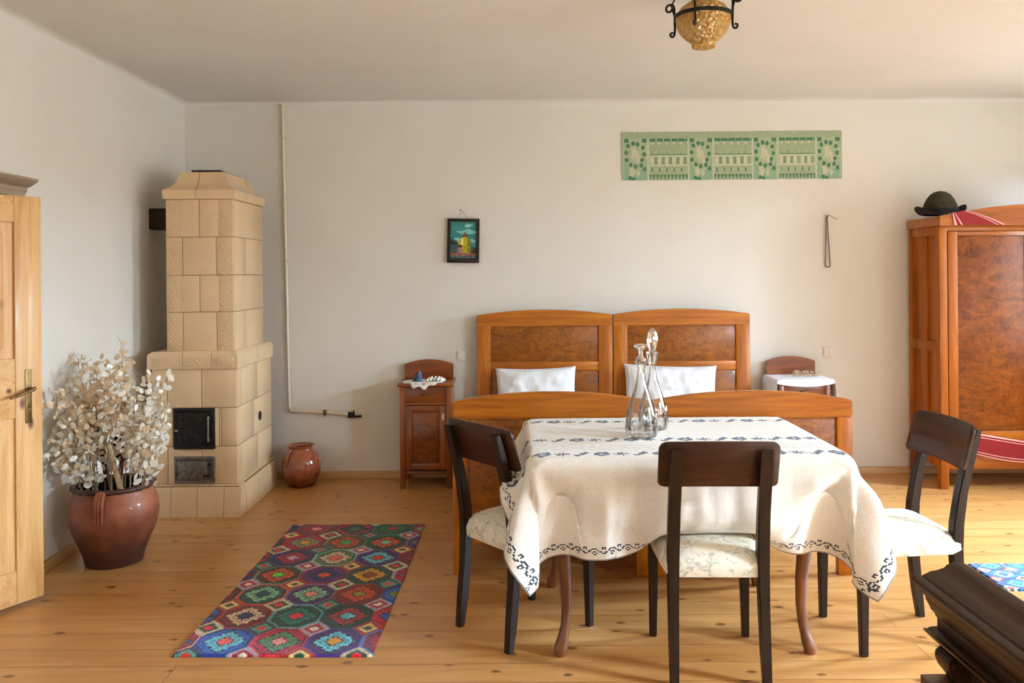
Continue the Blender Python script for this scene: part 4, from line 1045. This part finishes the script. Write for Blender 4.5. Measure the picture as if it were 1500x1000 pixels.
# ------------------------------------------------------------------ tablecloth: draped by a small cloth relaxation
def drape():
    hl, hr, hf, hb = .18, .21, .36, .2
    sp = .027
    nx = int((TX1-TX0+hl+hr)/sp)+1; ny = int((TY1-TY0+hf+hb)/sp)+1
    xs = np.linspace(TX0-hl, TX1+hr, nx); ys = np.linspace(TY0-hf, TY1+hb, ny)
    dx, dy = xs[1]-xs[0], ys[1]-ys[0]
    Xg, Yg = np.meshgrid(xs, ys)
    rs = np.random.RandomState(2)
    p = np.stack([Xg, Yg, np.full_like(Xg, TZ+.006)], -1)
    p[..., 2] += rs.rand(ny, nx)*.002
    prev = p.copy()
    c = np.array([(TX0+TX1)/2, (TY0+TY1)/2, TZ-.06]); hx = np.array([(TX1-TX0)/2, (TY1-TY0)/2, .06])
    rad = .006; rr = .022
    def box_push(p, c, hx, rr, rad):
        q = p-c; inn = hx-rr; k = np.clip(q, -inn, inn); d = q-k; n = np.linalg.norm(d, axis=-1)
        inside = (n < 1e-9)
        hit = (n < rr+rad)
        dirv = np.where(n[..., None] > 1e-9, d/np.maximum(n, 1e-9)[..., None], np.array([0, 0, 1.]))
        np_ = c+k+dirv*(rr+rad)
        deep = hit & inside
        if deep.any():      # fully inside: lift to the top
            np_[deep, 0:2] = p[deep, 0:2]; np_[deep, 2] = c[2]+hx[2]+rad
        return np.where(hit[..., None], np_, p), hit
    def capsule(p, a, b_, r):
        a = np.array(a); ab = np.array(b_)-a; t = np.clip(((p-a)@ab)/(ab@ab), 0, 1); q = a+t[..., None]*ab
        d = p-q; n = np.linalg.norm(d, axis=-1); hit = n < r
        return np.where(hit[..., None], q+d/np.maximum(n, 1e-9)[..., None]*r, p)
    def con(p, ax, s, rest, k, off):
        # distance constraints between i and i+s along an axis, in two colours
        for st in range(2*s) if False else range(2):
            pass
    def dist(p, ia, ib, rest, k):
        a = p[ia]; b_ = p[ib]; d = b_-a; n = np.linalg.norm(d, axis=-1, keepdims=True)
        corr = d*(.5*k*(n-rest)/np.maximum(n, 1e-9))
        p[ia] += corr; p[ib] -= corr
    sl = slice
    def batches():
        out = []
        for o in (0, 1):
            n = (nx-o)//2; out.append(((sl(None), sl(o, o+2*n-1, 2)), (sl(None), sl(o+1, o+2*n, 2)), dx, 1.0))
            n = (ny-o)//2; out.append(((sl(o, o+2*n-1, 2), sl(None)), (sl(o+1, o+2*n, 2), sl(None)), dy, 1.0))
        dg = math.hypot(dx, dy)
        for o in (0, 1):
            n = (ny-o)//2
            out.append(((sl(o, o+2*n-1, 2), sl(0, nx-1)), (sl(o+1, o+2*n, 2), sl(1, nx)), dg, .35))
            out.append(((sl(o, o+2*n-1, 2), sl(1, nx)), (sl(o+1, o+2*n, 2), sl(0, nx-1)), dg, .35))
        for s_, kk in ((2, .25), (4, .18)):
            for o in range(2*s_):
                idx = [i for i in range(nx-s_) if (i % (2*s_)) == o]
                if idx: out.append(((sl(None), np.array(idx)), (sl(None), np.array(idx)+s_), dx*s_, kk))
                idx = [i for i in range(ny-s_) if (i % (2*s_)) == o]
                if idx: out.append(((np.array(idx), sl(None)), (np.array(idx)+s_, sl(None)), dy*s_, kk))
        return out
    BT = batches(); dt = 1/60; fr = None
    onto = lambda: None
    def fdist(ia, ib, rest, k):
        a = p[ia]; b_ = p[ib]; d = b_-a; n = np.sqrt((d*d).sum(-1, keepdims=True))
        corr = d*(.5*k*(n-rest)/np.maximum(n, 1e-9))
        p[ia] = a+corr; p[ib] = b_-corr
    m_ = .05
    pin = (Xg > TX0+m_) & (Xg < TX1-m_) & (Yg > TY0+m_) & (Yg < TY1-m_); home = p.copy(); home[..., 2] = TZ+.0065
    seat_c = np.array([.745, 3.17, .243]); seat_h = np.array([.205, .30, .243])
    for step in range(170):
        vel = (p-prev)*(.985 if step < 110 else .93)
        # gusts settle into a few uneven folds
        prev = p.copy(); p = p+vel; p[..., 2] -= 9.8*dt*dt
        if step < 60: p[..., 0] += .0006*np.sin(Yg*9+Xg*5); p[..., 1] += .0007*np.sin(Xg*11+1.0)
        for it in range(11):
            for ia, ib, rest, k in BT: fdist(ia, ib, rest, k)
            p, hit = box_push(p, c, hx, rr, rad)
            p, _ = box_push(p, seat_c, seat_h, .03, .004)
            p, _ = box_push(p, np.array([1.545, 3.46, .243]), np.array([.225, .21, .243]), .03, .004)
            if step > 70: p[..., 1] = np.minimum(p[..., 1], max(4.124, 4.30-(step-70)*.006))
            p = capsule(p, (-.02, 3.33, .3), (-.0, 3.27, .9), .045)
            p[..., 2] = np.maximum(p[..., 2], .02)
            p[pin] = home[pin]
        top = hit & (p[..., 2] > TZ)
        prev[top] = p[top]*.85+prev[top]*.15
        prev[pin] = p[pin]
    return p, xs, ys
def catmull(a, m):
    n = a.shape[0]; out = []
    pad = np.concatenate([2*a[:1]-a[1:2], a, 2*a[-1:]-a[-2:-1]], 0)
    for i in range(n-1):
        p0, p1, p2, p3 = pad[i], pad[i+1], pad[i+2], pad[i+3]
        for k in range(m):
            t = k/m
            out.append(.5*((2*p1)+(-p0+p2)*t+(2*p0-5*p1+4*p2-p3)*t*t+(-p0+3*p1-3*p2+p3)*t**3))
    out.append(a[-1]); return np.array(out)
def tablecloth():
    p, xs, ys = drape(); m = 5
    q = catmull(p, m); q = np.swapaxes(catmull(np.swapaxes(q, 0, 1), m), 0, 1)
    for j in range(q.shape[0]):      # soft hanging folds in the linen
        for i in range(q.shape[1]):
            x, y, z = q[j, i]; dr = max(0, TZ-.01-z)
            k = min(1, dr/.12)
            f = .027*k*mnoise.noise((x*6.5+y*6.5, z*1.2, 3))+.007*k*mnoise.noise((x*17+y*17, z*3, 7))
            for cx in (TX0, TX1):     # ridges fanning out from the table corners
                if y < TY0+.02:
                    ddx = abs(x-cx); r_ = math.hypot(ddx, dr); wgt = max(0, 1-ddx/.5)**.7*min(1, r_/.16)
                    f += .02*wgt*k*math.cos(math.atan2(ddx, dr+.02)*(9.5 if cx == TX1 else 8)+.6)
            f2 = .0016*mnoise.noise((x*26, y*26, z*20))
            if y < TY0+.01: q[j, i, 1] += f-abs(f2)
            if x < TX0+.01: q[j, i, 0] += f
            if x > TX1-.01: q[j, i, 0] -= f
            if k == 0: q[j, i, 2] += abs(f2)
    NY, NX = q.shape[0]-1, q.shape[1]-1
    x0, x1, y0, y1 = xs[0], xs[-1], ys[0], ys[-1]
    rnd = np.random.RandomState(1); col = []
    white = np.array([227, 218, 206.]); ink = np.array([44, 52, 64.])
    def motif(a, e, k):
        """one sprig in a unit cell, a,e in -1..1; six variants"""
        an = math.atan2(e, a); d = math.hypot(a, e)
        if k % 3 == 0: v = d < .34*(1+.5*math.cos(5*an)) or (abs(e+.12*math.sin(a*9)) < .14 and .3 < abs(a) < .85)
        elif k % 3 == 1: v = abs(e-.35*math.sin(a*3.2)) < .17 and abs(a) < .85 or (d < .3) or (abs(a-.4) < .12 and e > 0 and e < .6)
        else: v = (abs(a) < .8 and abs(abs(e)-.4*(1-abs(a))) < .14) or (abs(e) < .12 and abs(a) < .9) or ((a-.55)**2+(e-.4)**2 < .035)
        return v
    bands = [(3.97, .05), (3.54, .052), (3.265, .052)]
    lines = [3.42, 3.385, 3.35]
    for j in range(NY):
        yv = y0+(y1-y0)*(j+.5)/NY; row = []
        for i in range(NX):
            xv = x0+(x1-x0)*(i+.5)/NX; c = white*(1+rnd.randn()*.012)
            for bi, (yc, hh) in enumerate(bands):
                if abs(yv-yc) < hh and xv > x0+.06 and xv < x1-.06:
                    pt = .076; kk = math.floor(xv/pt); a = ((xv/pt-kk)-.5)*2.1; e = (yv-yc)/hh
                    if motif(a*1.0, e*.74, (kk*7+bi*5) % 6): c = ink*(.8+.7*rnd.rand())+white*.12
            for ly in lines:
                if abs(yv-ly) < .0028 and rnd.rand() < .75: c = white*.72
            # vine along the hem
            for dd, tt in ((xv-x0, yv), (x1-xv, yv), (yv-y0, xv), (y1-yv, xv)):
                if .02 < dd < .06:
                    ph = tt/.034*PI
                    if abs(dd-.039-.008*math.sin(ph)) < .0032 and min(xv-x0, x1-xv, yv-y0, y1-yv) > .017: c = ink*(.9+.5*rnd.rand())
                    elif math.hypot((dd-.039+.009*math.copysign(1, math.sin(ph)))/.007, ((tt/.034) % 1-.5)/.26) < 1 and math.hypot((dd-.039+.009*math.copysign(1, math.sin(ph)))/.007, ((tt/.034) % 1-.5)/.26) > .45: c = ink*1.2
            if min(xv-x0, x1-xv, yv-y0, y1-yv) < .004: c = white*.62
            row.append(tuple(np.clip(c, 0, 255)/255)+(1,))
        col.append(row)
    b = BM(); grid(b, [[tuple(v) for v in r_] for r_ in q], 0, col)
    o = obj('tablecloth', b, M['linen'], smooth=80, recalc=False)
    md = o.modifiers.new('thickness', 'SOLIDIFY'); md.thickness = .0022; md.offset = 0
    tag(o, 'white linen cloth with dark embroidered flower bands draped over the dining table', 'tablecloth')
tablecloth()

# ------------------------------------------------------------------ decanters
def decanter(x, y, prof, stop, cuts, label, nseg=40):
    e = empty('glass_decanter', (x, y, TZ+.0095), 0, label, 'decanter', 'glass decanters on the table')
    th = .003
    b = BM(); inner = [(max(.004, r_-th), z) for r_, z in prof if z > .012][::-1]
    lathe(b, prof+inner[1:]+[(.004, .016)], nseg, cap1=True); obj('body', b, M['glass'], e, 60)
    b = BM()
    for k in range(12):     # cut facets round the lower body
        a = 2*PI*k/12
        for z, dz in cuts:
            r_ = np.interp(z, [q[1] for q in prof], [q[0] for q in prof])+.0005
            ct = Vector((r_*math.cos(a), r_*math.sin(a), z)); t_ = Vector((-math.sin(a), math.cos(a), 0)); n_ = Vector((math.cos(a), math.sin(a), 0))
            v = [b.verts.new(ct+t_*s*.012+Vector((0, 0, w_*dz))) for s, w_ in ((-1.25, 0), (0, -1), (1.25, 0), (0, 1))]; tp = b.verts.new(ct+n_*.003)
            for q in range(4): b.faces.new((v[q], v[(q+1) % 4], tp))
    obj('cut_facets', b, M['glass_cut'], e, 0)
    b = BM(); lathe(b, stop, 12, cap0=True, cap1=True); obj('stopper', b, M['glass_cut'], e, 20)
decanter(.548, 3.60, [(.056, 0), (.064, .003), (.068, .02), (.069, .05), (.066, .085), (.057, .125), (.044, .165), (.030, .205), (.021, .24), (.017, .265), (.0165, .285), (.018, .30), (.026, .315), (.0285, .32)],
         [(.009, .27), (.013, .312), (.022, .325), (.024, .333), (.012, .342), (.008, .352), (.009, .366), (.018, .374), (.029, .381), (.03, .39), (.022, .394)], ((.035, .026), (.085, .02)), 'clear glass decanter with flat disc stopper on the table')
decanter(.626, 3.77, [(.052, 0), (.06, .003), (.064, .02), (.066, .06), (.06, .105), (.046, .15), (.03, .19), (.019, .23), (.0145, .265), (.016, .29), (.022, .315), (.0275, .338), (.029, .343)],
         [(.009, .29), (.016, .325), (.021, .344), (.014, .352), (.016, .362), (.024, .385), (.0245, .41), (.018, .435), (.006, .45)], ((.04, .026), (.09, .02)), 'clear glass decanter with tall pointed cut stopper on the table')

# ------------------------------------------------------------------ chairs
def make_chair(label):
    e = empty('dining_chair', (0, 0, 0), 0, label, 'chair', 'dark dining chairs around the table')
    for s in (-1, 1):
        b = BM()
        loft(b, [[(s*xc-.5*w_, yc-.5*d_, z), (s*xc+.5*w_, yc-.5*d_, z), (s*xc+.5*w_, yc+.5*d_, z), (s*xc-.5*w_, yc+.5*d_, z)] for z, xc, yc, w_, d_ in
                 ((0, .188, .195, .028, .028), (.2, .186, .195, .034, .034), (.40, .184, .195, .04, .04))])
        bmesh.ops.bevel(b, geom=[q for q in b.edges], offset=.003, segments=2, affect='EDGES'); obj('front_leg', b, M['chair_z'], e)
        b = BM(); rr = []
        for z, yc, d_ in ((0, -.225, .03), (.12, -.21, .036), (.25, -.197, .041), (.40, -.19, .045), (.50, -.195, .043), (.62, -.214, .038), (.74, -.243, .033), (.82, -.266, .028), (.862, -.279, .022)):
            w_ = .032+.012*min(1, z/.5); xc = s*(.166-.008*z)
            rr.append([(xc-w_/2, yc-d_/2, z), (xc+w_/2, yc-d_/2, z), (xc+w_/2, yc+d_/2, z), (xc-w_/2, yc+d_/2, z)])
        loft(b, rr); bmesh.ops.bevel(b, geom=[q for q in b.edges if abs((q.verts[0].co-q.verts[1].co).z) > .02], offset=.004, segments=2, affect='EDGES'); obj('back_post', b, M['chair_z'], e)
    b = BM(); NX, NZ = 30, 14; hw, z0, z1 = .217, .712, .884      # curved back panel with rounded corners
    for face, th in ((0, 0), (1, .016)):
        pass
    def outline(u):  # x half extents by rounded rectangle
        return u
    pts = []; rc = .03
    for cx_, cz_, a0 in ((hw-rc, z1-rc, 0), (-hw+rc, z1-rc, 90), (-hw+rc, z0+rc*.6, 180), (hw-rc, z0+rc*.6, 270)):
        for k in range(7):
            a = R(a0+15*k); rz = rc if a0 < 180 else rc*.6; pts.append((cx_+rc*math.cos(a), cz_+rz*math.sin(a)))
    # subdivide long edges so that the panel can bend
    full = []
    for (xa, za), (xb, zb) in zip(pts, pts[1:]+pts[:1]):
        n = max(1, int(math.hypot(xb-xa, zb-za)/.025)); full += [(xa+(xb-xa)*k/n, za+(zb-za)*k/n) for k in range(n)]
    bendy = lambda x, z: -.020+.026-(.276+(z-.86)*.29*1.0+.262-.262)-.0+.030*(1-(x/hw)**2)*-1+.02
    def Yp(x, z): return -(.236+(z-.722)*.285)+.014-.020*(1-(x/hw)**2)+.016
    rings = []
    for off, ins in ((.0, .004), (.003, 0), (.013, 0), (.016, .004)):
        ring = []
        for x, z in full:
            zc = (z0+z1)/2; k = 1-ins/.08
            X_, Z_ = x*(1-ins/hw), zc+(z-zc)*k
            Z_ += .006*(1-(X_/hw)**2)
            ring.append((X_, Yp(X_, Z_)+off, Z_))
        rings.append(ring)
    loft(b, rings, False)
    for r_, flip in ((0, 0), (3, 1)):   # faces as strips left to right
        b.verts.ensure_lookup_table()
        n = len(full); vv = [b.verts[r_*n+k] for k in range(n)]
        f = b.faces.new(vv if flip else vv[::-1])
        bmesh.ops.triangulate(b, faces=[f])
    obj('back_panel', b, M['chair_x'], e, 50)
    b = BM(); NX = 26; rings = []
    # stuffed seat
    def hwid(y): return .19+(.208-.19)*((y+.2)/.42)
    P = []
    for j in range(NX+1):
        v = j/NX; y = -.205+.43*v; row = []
        for i in range(NX+1):
            u = 2*i/NX-1; w_ = hwid(y); k = (max(0, 1-abs(u)**4)*max(0, 1-abs(2*v-1)**4))**.5
            row.append((u*w_*(1-.04*abs(2*v-1)**6), y, .425+.062*k+.002*mnoise.noise((u*4, v*4, 0))))
        P.append(row)
    vs = grid(b, P); edge = [vs[0][i] for i in range(NX+1)]+[vs[j][NX] for j in range(1, NX+1)]+[vs[NX][i] for i in range(NX-1, -1, -1)]+[vs[j][0] for j in range(NX-1, 0, -1)]
    low = [b.verts.new((q.co.x*1.005, q.co.y*1.0, .40)) for q in edge]; low2 = [b.verts.new((q.co.x*.97, q.co.y*.98, .383)) for q in edge]
    n = len(edge)
    for A_, B_ in ((edge, low), (low, low2)):
        for k in range(n): b.faces.new((A_[k], A_[(k+1) % n], B_[(k+1) % n], B_[k]))
    b.faces.new(low2)
    obj('seat', b, M['upholstery'], e, 60)
    b = BM(); bx(b, -.165, .165, .185, .205, .345, .386, .002); bx(b, -.15, .15, -.2, -.18, .345, .386, .002)
    for s in (-1, 1): bx(b, s*.178-.009, s*.178+.009, -.18, .19, .345, .386, .002)
    return e, b
c1, bb = make_chair('dark wooden chair with its back to the viewer, at the table\'s long side'); bb.free()
c1.location = (.748, 3.262, 0); c1.rotation_euler.z = R(-2)
c2 = copy_tree(c1); c2['label'] = 'dark wooden chair at the table end nearest the stove and rug'
c2.location = (.045, 3.588, 0); c2.rotation_euler.z = R(-51)
c3 = copy_tree(c1); c3['label'] = 'dark wooden chair with a pale floral seat at the table end nearest the wardrobe'
c3.location = (1.535, 3.46, 0); c3.rotation_euler.z = R(93)

# ------------------------------------------------------------------ carved bench end, lower right
bn = empty('carved_bench', (1.02, 1.3, 0), 0, 'dark carved wooden bench back with heavy stepped moulding, nearest the viewer', 'bench')
def bpt(px, py): return (1.04+(px-1396)*.001618-1.02, .8-(py-824)*.001618)
YA, YZ = -.75, .70     # local y: near and far ends
pr = [bpt(*q) for q in ((1396, 824), (1388, 828), (1384, 832), (1372, 836), (1364, 837), (1358, 840), (1353, 842), (1351, 844.5), (1349, 843.5), (1343, 843), (1338, 845), (1336, 849), (1337, 852), (1341, 856), (1348, 861), (1350, 867), (1355, 872), (1357, 879), (1361, 886), (1364, 893), (1369, 898), (1371, 903))]
pr += [(.06, pr[-1][1]), (.06, .79), (.04, .802)]
b = BM(); prism(b, pr, 'y', YA, YZ); obj('cap_moulding', b, M['bench'], bn, 28)
b = BM(); bx(b, bpt(1372, 0)[0], .055, YA, YZ-.003, bpt(0, 922)[1], pr[-4][1], .001); obj('frieze', b, M['bench'], bn)
b = BM(); lp = [bpt(*q) for q in ((1374, 919), (1364, 920), (1361, 922), (1354, 922), (1355, 925), (1361, 931), (1367, 937), (1372, 941))]; lp += [(.055, lp[-1][1]), (.055, lp[0][1])]
prism(b, lp, 'y', YA, YZ+.006); obj('ledge_moulding', b, M['bench'], bn, 28)
b = BM(); zb = bpt(0, 941)[1]; bx(b, bpt(1392, 0)[0], .05, YA, YZ-.02, .06, zb, .003); obj('back_panel', b, M['bench'], bn)
for k in range(3):
    yk = YZ-.055-k*.62
    b = BM(); sp = [bpt(*q) for q in ((1374, 940), (1366, 942), (1362, 948), (1362.5, 956), (1366, 965), (1373, 974), (1379, 982), (1383, 992), (1388, 1006), (1396, 1020), (1400, 1020), (1400, 940))]
    prism(b, sp, 'y', yk-.035, yk+.035, .003)
    for cx_, cz_, r0 in ((1371, 951, 5.5), (1386, 1004, 5)):
        c0 = bpt(cx_, cz_); tube(b, [(c0[0], yk-.042, c0[1]), (c0[0], yk+.042, c0[1])], r0*.0016, 16)
    obj('scroll_bracket', b, M['bench'], bn, 30)
b = BM(); bx(b, bpt(1341, 0)[0], bpt(1376, 0)[0]+.01, YZ-.1, YZ-.02, 0, bpt(0, 981)[1], .004); obj('post_block', b, M['bench_light'], bn)
b = BM(); bx(b, .0, .05, YA, YZ-.02, 0, .07, .004); obj('base_rail', b, M['bench'], bn)

# ------------------------------------------------------------------ ceiling lamp
LX, LY = .864, 3.76
lm = empty('ceiling_lamp', (LX, LY, ZC), 0, 'wrought iron ceiling lamp with amber glass bowl', 'ceiling lamp')
dz = -ZC
b = BM(); prof = [(.038, 2.492), (.05, 2.494), (.053, 2.502), (.05, 2.512), (.062, 2.522), (.085, 2.54), (.106, 2.565), (.118, 2.595), (.121, 2.62), (.117, 2.645), (.1, 2.672), (.075, 2.688), (.045, 2.694)]
lathe(b, [(r_, z+dz) for r_, z in prof]+[(r_*.93, z+dz+.004) for r_, z in prof[::-1]], 48, cap0=False); bmesh.ops.contextual_create(b, geom=[q for q in b.edges if q.is_boundary and abs(q.verts[0].co.z-2.492-dz) < 1e-4]); obj('glass_bowl', b, M['amber'], lm, 60)
b = BM(); lathe(b, [(.052, 2.69+dz), (.056, 2.70+dz), (.046, 2.71+dz), (.03, 2.72+dz), (.028, 2.745+dz), (.06, 2.752+dz), (.062, ZC+dz)], 32, cap0=True, cap1=True); obj('canopy', b, M['iron'], lm, 50)
b = BM(); rings = []
for i in range(65):
    a = 2*PI*i/64
    rings.append([((.127+d)*math.cos(a), (.127+d)*math.sin(a), 2.632+dz+h_) for d, h_ in ((-.003, -.008), (.003, -.008), (.003, .008), (-.003, .008))])
loft(b, rings, False); obj('ring', b, M['iron'], lm, 30)
for k in range(4):
    a = R(-118+90*k); ca, sa = math.cos(a), math.sin(a)
    path = []
    for q in range(13):    # lower curl turned outward
        t = R(-60+270*(1-q/12)-90); rr_ = .011-.004*(1-q/12); path.append((.143+rr_*math.cos(t), 2.572+rr_*math.sin(t)))
    path += [(.130, 2.585), (.130, 2.61), (.131, 2.64), (.132, 2.665)]
    for q in range(15):    # upper scroll
        t = R(180-q*25); rr_ = .022-.0008*q; path.append((.154+rr_*math.cos(t)*1.0-.0, 2.69+rr_*math.sin(t)))
    b = BM(); tube(b, [(r_*ca, r_*sa, z+dz) for r_, z in path], .0055, 8)
    arm = [(.131, 2.65), (.145, 2.70), (.128, 2.735), (.09, 2.745), (.06, 2.74)]
    tube(b, [(r_*ca, r_*sa, z+dz) for r_, z in arm], .0042, 8)
    obj('scroll_arm', b, M['iron'], lm, 60)
